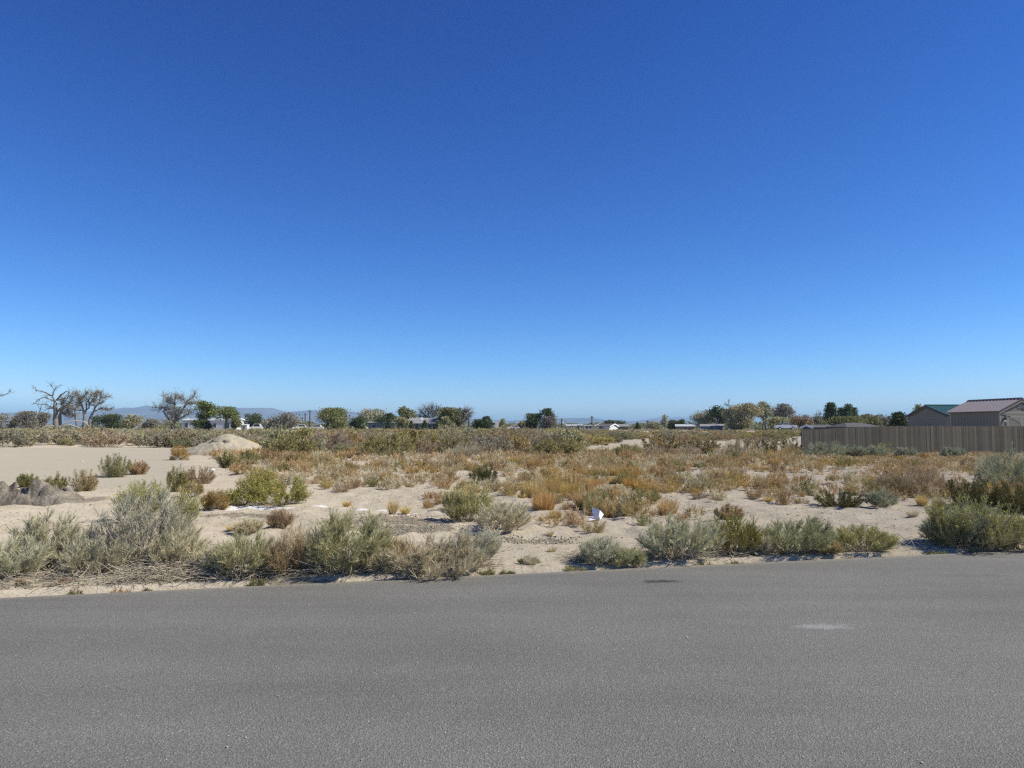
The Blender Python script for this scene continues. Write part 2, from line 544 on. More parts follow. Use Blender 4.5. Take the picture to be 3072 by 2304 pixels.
mountains('foothill', 'low dark foothill ridge in front of the mountains', 8200,
          [(1600, 1284), (1690, 1276), (1750, 1270), (1790, 1267), (1830, 1269), (1870, 1275), (1930, 1281), (1990, 1284)], 13, 1300)

# ------------------------------------------------------------------ plant shapes
def unit(v):
    return v / np.maximum(np.linalg.norm(v, axis=-1, keepdims=True), 1e-9)
def blade_tris(P, D, L, W, rng):
    """one thin pointed triangle for each twig or leaf"""
    n = len(P)
    side = unit(np.cross(D, unit(rng.normal(size=(n, 3)))))
    V = np.empty((n, 3, 3))
    V[:, 0] = P - side * (W / 2)[:, None]
    V[:, 1] = P + side * (W / 2)[:, None]
    V[:, 2] = P + D * L[:, None]
    return V.reshape(-1, 3), np.arange(3 * n).reshape(n, 3)
def leaf_quads(P, D, L, W, rng):
    n = len(P)
    side = unit(np.cross(D, unit(rng.normal(size=(n, 3)))))
    V = np.empty((n, 4, 3))
    V[:, 0] = P
    V[:, 1] = P + D * (L * .5)[:, None] - side * (W / 2)[:, None]
    V[:, 2] = P + D * L[:, None]
    V[:, 3] = P + D * (L * .5)[:, None] + side * (W / 2)[:, None]
    return V.reshape(-1, 3), np.arange(4 * n).reshape(n, 4)
def tubes3(PL, rad):
    """PL (n,k,3) polylines -> 3-sided tubes, rad (n,k)"""
    n, k, _ = PL.shape
    T = unit(np.gradient(PL, axis=1))
    ref = np.array([.31, .17, .93])
    A = unit(np.cross(T, ref))
    B = np.cross(T, A)
    V = np.empty((n, k, 3, 3))
    for j in range(3):
        w = 2 * np.pi * j / 3
        V[:, :, j] = PL + (A * np.cos(w) + B * np.sin(w)) * rad[:, :, None]
    i = np.arange(n * k * 3).reshape(n, k, 3)
    fs = []
    for j in range(3):
        j2 = (j + 1) % 3
        fs.append(np.stack([i[:, :-1, j], i[:, :-1, j2], i[:, 1:, j2], i[:, 1:, j]], -1).reshape(-1, 4))
    return V.reshape(-1, 3), np.concatenate(fs)
def bez(a, b, c, t):
    return a * ((1 - t) ** 2) + b * (2 * t * (1 - t)) + c * t * t

def shrub_shape(seed, Rr=.5, H=.6, n_main=26, n_twig=420, n_blade=12000, bl=(.05, .10), bw=.004, phimax=80, up=.5, jit=.45,
                tw=(.14, .30), base=.42, lean=0.0, low=.42, droop=.42, stem_r=.006, leaf=False, flowers=0, squash=.75, bare=0.0, bare_tubes=False):
    rng = np.random.default_rng(seed)
    az = rng.uniform(0, 2 * np.pi, n_main)
    phi = np.radians(phimax) * rng.uniform(0.01, 1, n_main) ** .42
    k = rng.uniform(.72, 1.05, n_main)
    E = np.stack([Rr * np.sin(phi) * np.cos(az), Rr * np.sin(phi) * np.sin(az), H * np.cos(phi) ** squash], 1) * k[:, None]
    E[:, 2] = np.maximum(E[:, 2], .08 * H)
    S = np.stack([np.cos(az), np.sin(az), 0 * az], 1) * (rng.uniform(0, base, n_main) * Rr)[:, None]
    C = S + (E - S) * np.array([.6, .6, droop])
    tt = np.linspace(0, 1, 6)[None, :, None]
    PL = bez(S[:, None], C[:, None], E[:, None], tt)
    PL[:, 1:-1] += rng.normal(size=(n_main, 4, 3)) * .02 * Rr
    # twigs
    mi = rng.integers(0, n_main, n_twig)
    t = (low + (1 - low) * rng.uniform(0, 1, n_twig) ** .75)[:, None]
    B = bez(S[mi], C[mi], E[mi], t)
    tan = unit(2 * (1 - t) * (C[mi] - S[mi]) + 2 * t * (E[mi] - C[mi]))
    D = unit(tan * .55 + np.array([0, 0, up]) + rng.normal(size=(n_twig, 3)) * .36)
    TL = rng.uniform(*tw, n_twig) * H * (1.15 - .5 * (1 - t[:, 0]))
    B[:, 2] = np.maximum(B[:, 2], 0.01)
    # blades
    ti = rng.integers(0, n_twig, n_blade)
    s = rng.uniform(bare, 1, n_blade) ** .8
    P = B[ti] + D[ti] * (TL[ti] * s)[:, None]
    BD = unit(D[ti] + rng.normal(size=(n_blade, 3)) * jit)
    BL = rng.uniform(*bl, n_blade)
    BW = bw * rng.uniform(.6, 1.3, n_blade)
    fol = (leaf_quads if leaf else blade_tris)(P, BD, BL, BW, rng)
    rad = np.linspace(1, .35, 6)[None, :] * stem_r * rng.uniform(.6, 1.2, n_main)[:, None]
    st = tubes3(PL, rad)
    TE = B + D * TL[:, None]
    if bare_tubes:
        mid = B + D * (TL * .5)[:, None] + rng.normal(size=(n_twig, 3)) * .01 * H
        tws = tubes3(np.stack([B, mid, TE], 1), np.repeat(np.array([[1, .7, .3]]) * stem_r * .42, n_twig, 0))
    else:
        v3, f3 = blade_tris(B, D, TL, np.full(n_twig, stem_r * .9), rng)
        tws = (v3, f3)
    parts_f = [st[1], tws[1] + len(st[0])]
    st = (np.concatenate([st[0], tws[0]]), parts_f)
    fl = None
    if flowers:
        hi = np.argsort(-TE[:, 2] - .25 * np.hypot(TE[:, 0], TE[:, 1]))[:int(n_twig * .55)]
        fi = rng.choice(hi, flowers)
        FP = TE[fi] + rng.normal(size=(flowers, 3)) * .016
        fl = leaf_quads(FP, unit(rng.normal(size=(flowers, 3)) + [0, 0, .7]), np.full(flowers, .022), np.full(flowers, .013), rng)
    for a in (fol, st, fl):
        if a is not None and lean:
            a[0][:, 0] += lean * a[0][:, 2]
    return {'foliage': fol, 'stems': st, 'flowers': fl}

def spire_shape(seed, Rr=.4, H=.6, n_stem=22, n_blade=5000, bl=(.03, .07), bw=.006, splay=.6, jit=.5, stem_r=.004):
    """upright plumes like little firs (kochia, pigweed, saltbush)"""
    rng = np.random.default_rng(seed)
    az = rng.uniform(0, 2 * np.pi, n_stem)
    r = np.sqrt(rng.uniform(0, 1, n_stem))
    S = np.stack([np.cos(az) * r * Rr * .35, np.sin(az) * r * Rr * .35, 0 * r], 1)
    h = H * (1 - .45 * r * r) * rng.uniform(.65, 1.05, n_stem)
    E = np.stack([np.cos(az) * r * Rr, np.sin(az) * r * Rr, h], 1)
    C = S + (E - S) * np.array([1 - splay * .35, 1 - splay * .35, .4])
    tt = np.linspace(0, 1, 5)[None, :, None]
    PL = bez(S[:, None], C[:, None], E[:, None], tt)
    mi = rng.integers(0, n_stem, n_blade)
    t = rng.uniform(.08, 1, n_blade)[:, None]
    P = bez(S[mi], C[mi], E[mi], t)
    tan = unit(2 * (1 - t) * (C[mi] - S[mi]) + 2 * t * (E[mi] - C[mi]))
    taper = (1.12 - t[:, 0]) * 1.2
    off = unit(rng.normal(size=(n_blade, 3))) * (rng.uniform(0, .16, n_blade) * H * taper)[:, None]
    D = unit(tan * .6 + unit(off) * .8 + rng.normal(size=(n_blade, 3)) * jit)
    Pp = P + off
    Pp[:, 2] = np.maximum(Pp[:, 2], .004)
    fol = blade_tris(Pp, D, rng.uniform(*bl, n_blade), bw * rng.uniform(.7, 1.3, n_blade), rng)
    st = tubes3(PL, np.linspace(1, .4, 5)[None, :] * np.full((n_stem, 1), stem_r))
    return {'foliage': fol, 'stems': st, 'flowers': None}

def ball_shape(seed, Rr=.4, n_stem=60, n_blade=7000, bl=(.03, .08), bw=.005, stem_r=.003, squash=.85):
    """tumbleweed: curved stems filling a ball"""
    rng = np.random.default_rng(seed)
    d = unit(rng.normal(size=(n_stem, 3)) + [0, 0, .35])
    S = np.tile([0, 0, Rr * .12], (n_stem, 1)) + rng.normal(size=(n_stem, 3)) * .02
    E = np.array([0, 0, Rr * .8]) + d * Rr * rng.uniform(.8, 1.02, n_stem)[:, None]
    E[:, 2] = np.maximum(E[:, 2] * squash, .02)
    C = S + (E - S) * .5 + d * Rr * np.array([.3, .3, -.1])
    C[:, 2] = np.maximum(C[:, 2], .02)
    PL = bez(S[:, None], C[:, None], E[:, None], np.linspace(0, 1, 6)[None, :, None])
    mi = rng.integers(0, n_stem, n_blade)
    t = rng.uniform(.3, 1, n_blade)[:, None] ** .7
    P = bez(S[mi], C[mi], E[mi], t) + rng.normal(size=(n_blade, 3)) * .07 * Rr
    P[:, 2] = np.maximum(P[:, 2], .01)
    D = unit(unit(P - [0, 0, Rr * .6]) * .8 + rng.normal(size=(n_blade, 3)) * .6)
    fol = blade_tris(P, D, rng.uniform(*bl, n_blade), bw * rng.uniform(.7, 1.3, n_blade), rng)
    st = tubes3(PL, np.linspace(1, .4, 6)[None, :] * np.full((n_stem, 1), stem_r))
    return {'foliage': fol, 'stems': st, 'flowers': None}

def tuft_shape(seed, Rr=.15, H=.3, n=500, bw=.004, spread=.35):
    rng = np.random.default_rng(seed)
    az = rng.uniform(0, 2 * np.pi, n)
    r = np.sqrt(rng.uniform(0, 1, n)) * Rr * .4
    P = np.stack([np.cos(az) * r, np.sin(az) * r, 0 * r], 1)
    D = unit(np.stack([np.cos(az) * spread, np.sin(az) * spread, 0 * r + 1], 1) + rng.normal(size=(n, 3)) * .22)
    D[:, 2] = np.abs(D[:, 2])
    fol = blade_tris(P, D, H * rng.uniform(.45, 1.05, n), bw * rng.uniform(.7, 1.4, n), rng)
    return {'foliage': fol, 'stems': None, 'flowers': None}

# plant colours (base colours of leaf and twig)
PM = {
    'sage': plant_mat('sage_leaf', [(0.287, 0.279, 0.175), (0.521, 0.485, 0.307), (0.665, 0.632, 0.426), (0.665, 0.632, 0.492)], vary=.22, patch=1.2),
    'sage_far': plant_mat('belt_sage_leaf', [(0.212, 0.201, 0.115), (0.386, 0.349, 0.203), (0.492, 0.455, 0.281), (0.492, 0.455, 0.325)], vary=.5, patch=1.2),
    'sage_green': plant_mat('sage_green_leaf', [(0.218, 0.225, 0.123), (0.392, 0.385, 0.205), (0.566, 0.526, 0.296), (0.665, 0.632, 0.409)], vary=.2, patch=1.5),
    'sage_blue': plant_mat('saltbush_leaf', [(0.238, 0.254, 0.163), (0.421, 0.432, 0.280), (0.587, 0.570, 0.368)], vary=.2, patch=1.2),
    'pale': plant_mat('pale_twig', [(0.445, 0.373, 0.229), (0.668, 0.577, 0.368), (0.700, 0.680, 0.490)], vary=.15, patch=2.),
    'rabbit': plant_mat('rabbitbrush_leaf', [(0.248, 0.254, 0.121), (0.451, 0.423, 0.203), (0.653, 0.564, 0.305)], vary=.2, patch=1.5),
    'olive': plant_mat('greasewood_leaf', [(0.252, 0.219, 0.089), (0.455, 0.382, 0.166), (0.659, 0.529, 0.256)], vary=.5, patch=.35),
    'olive_dark': plant_mat('dark_greasewood_leaf', [(0.181, 0.166, 0.064), (0.328, 0.290, 0.120), (0.474, 0.402, 0.184)], vary=.2, patch=.35),
    'green': plant_mat('green_bush_leaf', [(0.180, 0.182, 0.057), (0.348, 0.325, 0.115), (0.519, 0.451, 0.202)], vary=.2, patch=1.2),
    'dark': plant_mat('dark_weed_leaf', [(0.048, 0.053, 0.016), (0.103, 0.106, 0.034), (0.193, 0.178, 0.067)], vary=.25, patch=1.),
    'weedgreen': plant_mat('weed_leaf', [(0.159, 0.167, 0.055), (0.270, 0.262, 0.099), (0.397, 0.305, 0.123)], vary=.25, patch=1.5),
    'russet': plant_mat('russet_weed', [(0.235, 0.156, 0.069), (0.394, 0.271, 0.112), (0.513, 0.394, 0.187), (0.553, 0.494, 0.289)], vary=.35, patch=.6),
    'orange': plant_mat('orange_grass', [(0.362, 0.220, 0.081), (0.557, 0.381, 0.153), (0.696, 0.541, 0.267)], vary=.25, patch=1.),
    'dry': plant_mat('dry_weed', [(0.333, 0.240, 0.122), (0.492, 0.371, 0.193), (0.637, 0.508, 0.283)], vary=.3, patch=.7),
    'tan': plant_mat('straw_grass', [(0.580, 0.409, 0.157), (0.750, 0.568, 0.246), (0.750, 0.713, 0.358)], vary=.15, patch=2.),
    'deadgrey': plant_mat('dead_grey_twig', [(0.246, 0.192, 0.138), (0.410, 0.337, 0.229), (0.615, 0.500, 0.336)], trans=.05, vary=.3, patch=1.),
    'deadbrown': plant_mat('dead_brown_twig', [(0.229, 0.164, 0.096), (0.398, 0.301, 0.175), (0.569, 0.467, 0.289)], trans=.1, vary=.25, patch=1.),
    'stem': plant_mat('woody_stem', [(0.221, 0.178, 0.118), (0.359, 0.297, 0.202), (0.497, 0.422, 0.291)], trans=0, vary=.2, patch=2.),
    'stem_pale': plant_mat('bleached_branch', [(0.375, 0.317, 0.229), (0.508, 0.443, 0.333), (0.600, 0.549, 0.419)], trans=0, vary=.1, patch=2.),
    'twig': plant_mat('dead_twig', [(.26, .215, .15), (.44, .385, .285), (.58, .52, .40)], trans=0, vary=0, patch=2.),
    'flower': plant_mat('yellow_flower', [(0.414, 0.370, 0.067), (0.580, 0.515, 0.101), (0.690, 0.607, 0.179)], trans=.15, vary=.1, patch=3.),
}
def flist(f):
    return f if isinstance(f, list) else [f]
def protos(shape, fol, stem='stem', fname='foliage'):
    """meshes of one plant: list of (part name, mesh)"""
    out = []
    if shape['stems'] is not None:
        out.append(('stems', mesh_np('stems', shape['stems'][0], flist(shape['stems'][1]), PM[stem])))
    out.append((fname, mesh_np(fname, shape['foliage'][0], [shape['foliage'][1]], PM[fol])))
    if shape['flowers'] is not None:
        out.append(('flowers', mesh_np('flowers', shape['flowers'][0], [shape['flowers'][1]], PM['flower'])))
    return out
def merged(shape, fol, stem='stem'):
    """the same as one mesh, for plants too far off to show their parts"""
    V, Fs, mi = [], [], []
    n = 0
    for j, key in enumerate(('stems', 'foliage')):
        a = shape[key]
        if a is None: continue
        V.append(a[0]); n0 = n; n += len(a[0])
        for f in flist(a[1]):
            Fs.append(f + n0); mi.append(np.full(len(f), j))
    return mesh_np('shrub', np.concatenate(V), Fs, [PM[stem], PM[fol]], midx=np.concatenate(mi))
def plant(parts, name, loc, scale, rz, label, cat, group=None, sink=.01):
    o = empty(name, (loc[0], loc[1], loc[2] - sink), rz, scale)
    for pn, me in parts:
        c = link(pn, me, o)
        if pn in ('flowers', 'bare_branches'): c['kind'] = 'stuff'
    return tag(o, label, cat, group)

# ------------------------------------------------------------------ the shrubs along the road, one by one
# (kind, name, px left, px right, py top, py foot, seed, label, category)
def near_shrubs():
    rnd = random.Random(4)
    L = [
     ('sage_tall', 'sagebrush', 268, 552, 1446, 1698, 11, 'tallest grey sagebrush near the left edge, its pale bare branches showing', 'shrub'),
     ('sage', 'sagebrush', 10, 252, 1535, 1702, 12, 'low grey sagebrush at the left edge below the dark clay mound', 'shrub'),
     ('sage', 'sagebrush', -70, 120, 1600, 1735, 13, 'grey sagebrush cut off by the left edge, bleached branches beneath it', 'shrub'),
     ('sage', 'sagebrush', 175, 385, 1595, 1722, 22, 'low grey-green sagebrush spreading in front of the tallest one', 'shrub'),
     ('sage_pale', 'sagebrush', 430, 610, 1580, 1712, 14, 'pale straw-grey sagebrush over a heap of bleached twigs', 'shrub'),
     ('rabbit', 'rabbitbrush', 505, 588, 1470, 1582, 15, 'small yellow-green rabbitbrush behind the tallest grey sagebrush', 'shrub'),
     ('rabbit', 'rabbitbrush', 345, 490, 1432, 1560, 16, 'yellow-topped rabbitbrush just behind the crown of the tallest sagebrush', 'shrub'),
     ('sage_green', 'sagebrush', 640, 812, 1588, 1730, 17, 'blue-grey-green sagebrush with dark shade at its foot, left of the brown shrub', 'shrub'),
     ('deadbrown', 'dry_shrub', 790, 940, 1572, 1722, 18, 'brown half-dead shrub between two grey-green sagebrushes at the roadside', 'shrub'),
     ('sage_green', 'sagebrush', 912, 1145, 1520, 1716, 19, 'large feathery grey-green sagebrush left of the picture centre by the road', 'shrub'),
     ('russetbush', 'dry_shrub', 1140, 1215, 1610, 1704, 20, 'narrow russet dead shrub squeezed between two roadside sagebrushes', 'shrub'),
     ('sage_pale', 'rabbitbrush', 1160, 1440, 1575, 1712, 21, 'wide straw-grey rabbitbrush at the picture centre beside the road', 'shrub'),
     ('sage', 'rabbitbrush', 1330, 1490, 1580, 1695, 35, 'grey-green right half of the wide rabbitbrush clump at the centre', 'shrub'),
     ('rabbit', 'rabbitbrush', 1316, 1482, 1464, 1566, 23, 'rounded rabbitbrush with yellow flower tops behind the wide central clump', 'shrub'),
     ('sage_pale', 'sagebrush', 1410, 1592, 1484, 1592, 24, 'twiggy straw-grey sagebrush right of the yellow-topped rabbitbrush', 'shrub'),
     ('sage', 'sagebrush', 1732, 1850, 1604, 1690, 25, 'small low grey sagebrush with a bundle of dead sticks under it', 'shrub'),
     ('sage_green', 'sagebrush', 1820, 1925, 1632, 1690, 36, 'very low grey-green sagebrush between the small and the large roadside clumps', 'shrub'),
     ('sage', 'sagebrush', 1912, 2142, 1540, 1672, 26, 'large grey sagebrush right of the white crumpled sheet, near the road', 'shrub'),
     ('rabbit_green', 'rabbitbrush', 2128, 2268, 1546, 1664, 27, 'bright green topped rabbitbrush between two grey sagebrushes', 'shrub'),
     ('sage_green', 'sagebrush', 2272, 2475, 1542, 1658, 28, 'round grey-green sagebrush with deep shade beneath, beside the road', 'shrub'),
     ('rabbit', 'rabbitbrush', 2488, 2676, 1582, 1652, 29, 'low wide rabbitbrush with yellowish tops standing alone near the road', 'shrub'),
     ('rabbit', 'rabbitbrush', 2790, 3010, 1478, 1640, 30, 'big yellow-green rabbitbrush at the right behind the blue-grey one', 'shrub'),
     ('sage_blue', 'sagebrush', 2776, 2990, 1540, 1654, 31, 'blue-grey leaning sagebrush at the right end beside the road', 'shrub'),
     ('rabbit', 'rabbitbrush', 2960, 3160, 1515, 1640, 32, 'rabbitbrush cut off by the right edge of the picture', 'shrub'),
     ('dark', 'dark_weed', 2830, 3010, 1420, 1530, 33, 'dark green spiky weed in front of the tall blue-grey saltbush', 'weed'),
     ('dark', 'dark_weed', 2965, 3150, 1432, 1540, 34, 'dark green spiky weed at the right edge', 'weed'),
     ('sage_blue', 'saltbush', 2905, 3140, 1345, 1478, 37, 'tall blue-grey saltbush at the right edge in front of the fence', 'shrub'),
     ('deadbrown', 'dry_shrub', 2640, 2858, 1394, 1492, 38, 'wide brown dead shrub left of the dark green weed', 'shrub'),
     ('deadbrown', 'dry_shrub', 2598, 2740, 1415, 1488, 39, 'smaller brown dead shrub adjoining the wide one on its left', 'shrub'),
     ('sage_blue', 'sagebrush', 2590, 2690, 1470, 1522, 40, 'small blue-grey sagebrush in front of the brown dead shrub', 'shrub'),
     ('dark', 'dark_weed', 2428, 2600, 1466, 1520, 41, 'low dark green spiky weed alone on pale sand left of the brown shrub', 'weed'),
     ('dark', 'dark_weed', 1396, 1502, 1386, 1450, 42, 'round dark green weed standing alone in the middle of the russet lot', 'weed'),
     ('greenbush', 'green_bush', 748, 926, 1418, 1514, 43, 'largest yellow-green leafy bush left of centre, right lobe', 'bush'),
     ('greenbush', 'green_bush', 715, 842, 1396, 1490, 44, 'yellow-green leafy bush rising at the back of the left-centre clump', 'bush'),
     ('greenbush', 'green_bush', 674, 768, 1448, 1516, 45, 'front left small lobe of the leafy yellow-green clump', 'bush'),
     ('deadgrey', 'dry_shrub', 2139, 2252, 1334, 1380, 46, 'grey-purple bundle of dead upright stems right of the sandy clearing', 'shrub'),
     ('sage_blue', 'saltbush', 2408, 2546, 1318, 1378, 47, 'round pale green saltbush at the free end of the wooden fence', 'shrub'),
     ('sage_blue', 'saltbush', 2532, 2604, 1336, 1374, 48, 'low green saltbush at the fence, next right of the round one', 'shrub'),
     ('sage_blue', 'saltbush', 2588, 2660, 1336, 1374, 49, 'low green saltbush at the fence, third from its free end', 'shrub'),
     ('sage_blue', 'saltbush', 2682, 2748, 1340, 1374, 50, 'small saltbush standing before the dark foot of the fence', 'shrub'),
     ('sage_blue', 'saltbush', 2822, 2890, 1341, 1376, 51, 'small pale saltbush at the fence under the beige shed', 'shrub'),
     ('deadbrown', 'dry_shrub', 803, 872, 1524, 1584, 52, 'small dark dead bush on the crusted soil right of the green clump', 'shrub'),
     ('russetball', 'tumbleweed', 602, 688, 1464, 1528, 53, 'rounded russet tumbleweed touching the left side of the leafy green clump', 'weed'),
     ('russetball', 'tumbleweed', 505, 577, 1336, 1380, 54, 'rust-green ball tumbleweed on bare sand left of the sand pile', 'weed'),
     ('spire', 'upright_weed', 298, 392, 1350, 1432, 55, 'tall olive plumed weed on the sand flat at the left', 'weed'),
     ('russetspire', 'upright_weed', 382, 450, 1378, 1424, 56, 'russet plumed weed against the right side of the tall olive one', 'weed'),
     ('spire', 'upright_weed', 46, 120, 1418, 1462, 57, 'green plumed weed just behind the left end of the dark clay mound', 'weed'),
     ('spire', 'upright_weed', 112, 204, 1412, 1476, 58, 'green plumed weed behind the right end of the dark clay mound', 'weed'),
     ('russetspire', 'upright_weed', 204, 294, 1404, 1474, 59, 'russet plumed weed right of the green ones behind the clay mound', 'weed'),
     ('spire', 'upright_weed', 494, 565, 1396, 1476, 60, 'grey-green plumed weed right of the tall sagebrush top', 'weed'),
     ('russetspire', 'upright_weed', 545, 645, 1392, 1450, 61, 'brown-orange plumed weed between the sand pile and the tall sagebrush', 'weed'),
     ('spire', 'upright_weed', 648, 724, 1354, 1408, 62, 'dark grey-green plumed weed at the foot of the sand pile', 'weed'),
     ('spire', 'upright_weed', 716, 780, 1346, 1392, 63, 'pale green plumed weed before the sand pile, right of the dark one', 'weed'),
     ('russetspire', 'upright_weed', 776, 846, 1352, 1394, 64, 'russet plumed weed at the right end of the sand pile', 'weed'),
     ('dry', 'dry_weed', 540, 612, 1440, 1492, 65, 'pale dry weed behind the russet tumbleweed', 'weed'),
     ('russetspire', 'upright_weed', 2140, 2238, 1508, 1554, 66, 'russet and green weed behind the bright green rabbitbrush', 'weed'),
     ('olive', 'greasewood', 806, 962, 1292, 1373, 67, 'bright olive greasewood at the right shoulder of the sand pile', 'shrub'),
     ('olive', 'greasewood', 1076, 1258, 1284, 1374, 68, 'largest dark olive greasewood left of the centre at the back of the lot', 'shrub'),
     ('olive', 'greasewood', 1604, 1746, 1306, 1372, 69, 'large olive greasewood right of centre at the back of the lot', 'shrub'),
     ('deadgrey', 'dry_shrub', 1335, 1455, 1318, 1372, 70, 'leafless grey shrub between two greasewoods at the back of the lot', 'shrub'),
     ('olive', 'greasewood', 2095, 2150, 1340, 1374, 71, 'small yellow-green greasewood left of the grey dead stems', 'shrub'),
     ('deadgrey', 'dry_shrub', 2040, 2105, 1334, 1372, 72, 'pale grey feathery dead shrub before the sandy clearing', 'shrub'),
     ('deadbrown', 'dry_shrub', 1925, 2035, 1340, 1372, 73, 'brown twiggy shrub before the left part of the sandy clearing', 'shrub'),
     ('rabbit', 'rabbitbrush', 1835, 1925, 1336, 1372, 74, 'yellow-green rabbitbrush at the left end of the sandy clearing', 'shrub'),
    ]
    L += [
     ('sage_pale', 'dry_shrub', 560, 690, 1636, 1722, 81, 'low straw-grey shrub left of the blue-grey-green sagebrush', 'shrub'),
     ('sage_pale', 'dry_shrub', 1085, 1180, 1640, 1714, 82, 'pale twiggy shrub right of the large feathery sagebrush', 'shrub'),
     ('sage_pale', 'dry_shrub', 2225, 2310, 1592, 1664, 83, 'pale twiggy shrub right of the bright green rabbitbrush', 'shrub'),
     ('sage', 'sagebrush', 868, 985, 1600, 1716, 84, 'grey sagebrush overlapping the brown half-dead shrub on its right', 'shrub'),
     ('dry', 'dry_weed', 2440, 2520, 1618, 1660, 85, 'straw-coloured dry weed between the round sagebrush and the low rabbitbrush', 'weed'),
     ('sage_pale', 'sagebrush', 700, 780, 1552, 1600, 86, 'small straw-grey shrub on crusted soil before the leafy green clump', 'shrub'),
    ]
    for kind, name, x0, x1, yt, yf, seed, label, cat in L:
        x, y, z = gpos((x0 + x1) / 2, yf)
        w = (x1 - x0) / F * y * CP
        h = (yf - yt) / F * y * (1.02 if y < 12 else 1.03)
        k = max(1.0, y / 9.0)                  # plants farther off: coarser twigs, fewer of them
        nb = int(1.0 / (k ** .8) * 15000)
        bw = .0042 * k ** .75
        Rr = w / 2 * (1.04 if y < 12 else .95)
        big = min(1.6, max(.45, w * h / .6)) * (1.0 if y < 11 else .72)
        common = dict(Rr=Rr, H=h * .86)
        fn, stem, fol = 'foliage', 'stem', kind
        if kind == 'sage_tall':
            sh = shrub_shape(seed, n_main=70, n_twig=1300, n_blade=30000, bl=(.035, .08), bw=.0042, phimax=82, up=.42, jit=.38, lean=.12, stem_r=.009, low=.4, tw=(.10, .22), **common); fol = 'sage'; stem = 'stem_pale'
        elif kind in ('sage', 'sage_green', 'sage_blue', 'sage_pale'):
            sh = shrub_shape(seed, n_main=64, n_twig=1100, n_blade=int(nb * big * 2.0), bl=(.035 * k ** .5, .085 * k ** .5), bw=bw, phimax=80, up=.45, jit=.36, lean=.18, tw=(.12, .27), squash=.62, stem_r=.006, **common)
            fol = {'sage_pale': 'pale'}.get(kind, kind); stem = 'stem_pale' if kind in ('sage', 'sage_pale') else 'stem'
        elif kind in ('rabbit', 'rabbit_green'):
            sh = shrub_shape(seed, n_main=70, n_twig=1100, n_blade=int(nb * big * 1.9), bl=(.035 * k ** .5, .08 * k ** .5), bw=bw, phimax=84, up=.6, jit=.3, lean=.08, tw=(.2, .36), flowers=int(900 * big) if kind == 'rabbit' else int(500 * big), squash=.6, **common)
            fol = 'rabbit' if kind == 'rabbit' else 'green'
        elif kind == 'greenbush':
            sh = shrub_shape(seed, n_main=60, n_twig=800, n_blade=int(15000 * big), bl=(.025, .05), bw=.010, phimax=86, up=.3, jit=.7, leaf=True, squash=.55, flowers=600, tw=(.14, .26), **common); fol = 'green'
        elif kind == 'olive':
            fol = 'olive_dark'
            sh = shrub_shape(seed, n_main=70, n_twig=800, n_blade=13000, bl=(.06, .12), bw=.028, phimax=86, up=.3, jit=.7, leaf=True, squash=.6, tw=(.12, .26), stem_r=.012, **common)
        elif kind in ('deadbrown', 'deadgrey', 'russetbush'):
            sh = shrub_shape(seed, n_main=60, n_twig=800, n_blade=int(nb * big * .8), bl=(.05 * k ** .5, .11 * k ** .5), bw=.0035 * k ** .75, phimax=80, up=.4, jit=.4, lean=.05, tw=(.2, .4), stem_r=.0045 * k ** .5, low=.2, **common)
            fol = {'russetbush': 'russet'}.get(kind, kind); fn = 'twigs'; stem = {'russetbush': 'stem'}.get(kind, kind)
        elif kind == 'dark':
            sh = spire_shape(seed, Rr=Rr, H=h, n_stem=60, n_blade=int(9000 * big), bl=(.035, .08), bw=.009 * max(1, k / 1.6), splay=.9)
        elif kind == 'spire':
            sh = spire_shape(seed, Rr=Rr, H=h, n_stem=34, n_blade=6500, bl=(.035, .08), bw=.010 * k / 2.2); fol = 'weedgreen'
        elif kind == 'russetspire':
            sh = spire_shape(seed, Rr=Rr, H=h, n_stem=30, n_blade=6000, bl=(.035, .08), bw=.009 * k / 2.2, splay=.8); fol = 'russet'
        elif kind == 'russetball':
            sh = ball_shape(seed, Rr=Rr * 1.05, squash=h / (w * .9), n_blade=8000, bw=.004 * k ** .8); fol = 'russet'
        elif kind == 'dry':
            sh = shrub_shape(seed, n_main=40, n_twig=400, n_blade=6000, bl=(.05, .1), bw=.005, phimax=75, **common); fn = 'twigs'
        # sunk to the lowest ground under its foot
        zz = min(gz(x + dx * w * .2, y + dy * w * .2) for dx, dy in ((0, 0), (1, 0), (-1, 0), (0, 1), (0, -1)))
        pt = protos(sh, fol, stem, fn)
        if yf > 1640 and kind.startswith('sage'):
            bb = shrub_shape(seed + 500, Rr=Rr * 1.12, H=h * .55, n_main=26 if x1 < 700 else 12, n_twig=80, n_blade=3, phimax=90, droop=.6, stem_r=.0085 if x1 < 700 else .006, tw=(.3, .7), low=.3, up=.2, lean=.1, bare_tubes=True)['stems']
            pt.append(('bare_branches', mesh_np('bare_branches', bb[0], flist(bb[1]), PM['stem_pale'])))
        plant(pt, name, (x, y, zz), (1, 1, 1), rnd.uniform(-.15, .15), label, cat)
near_shrubs()

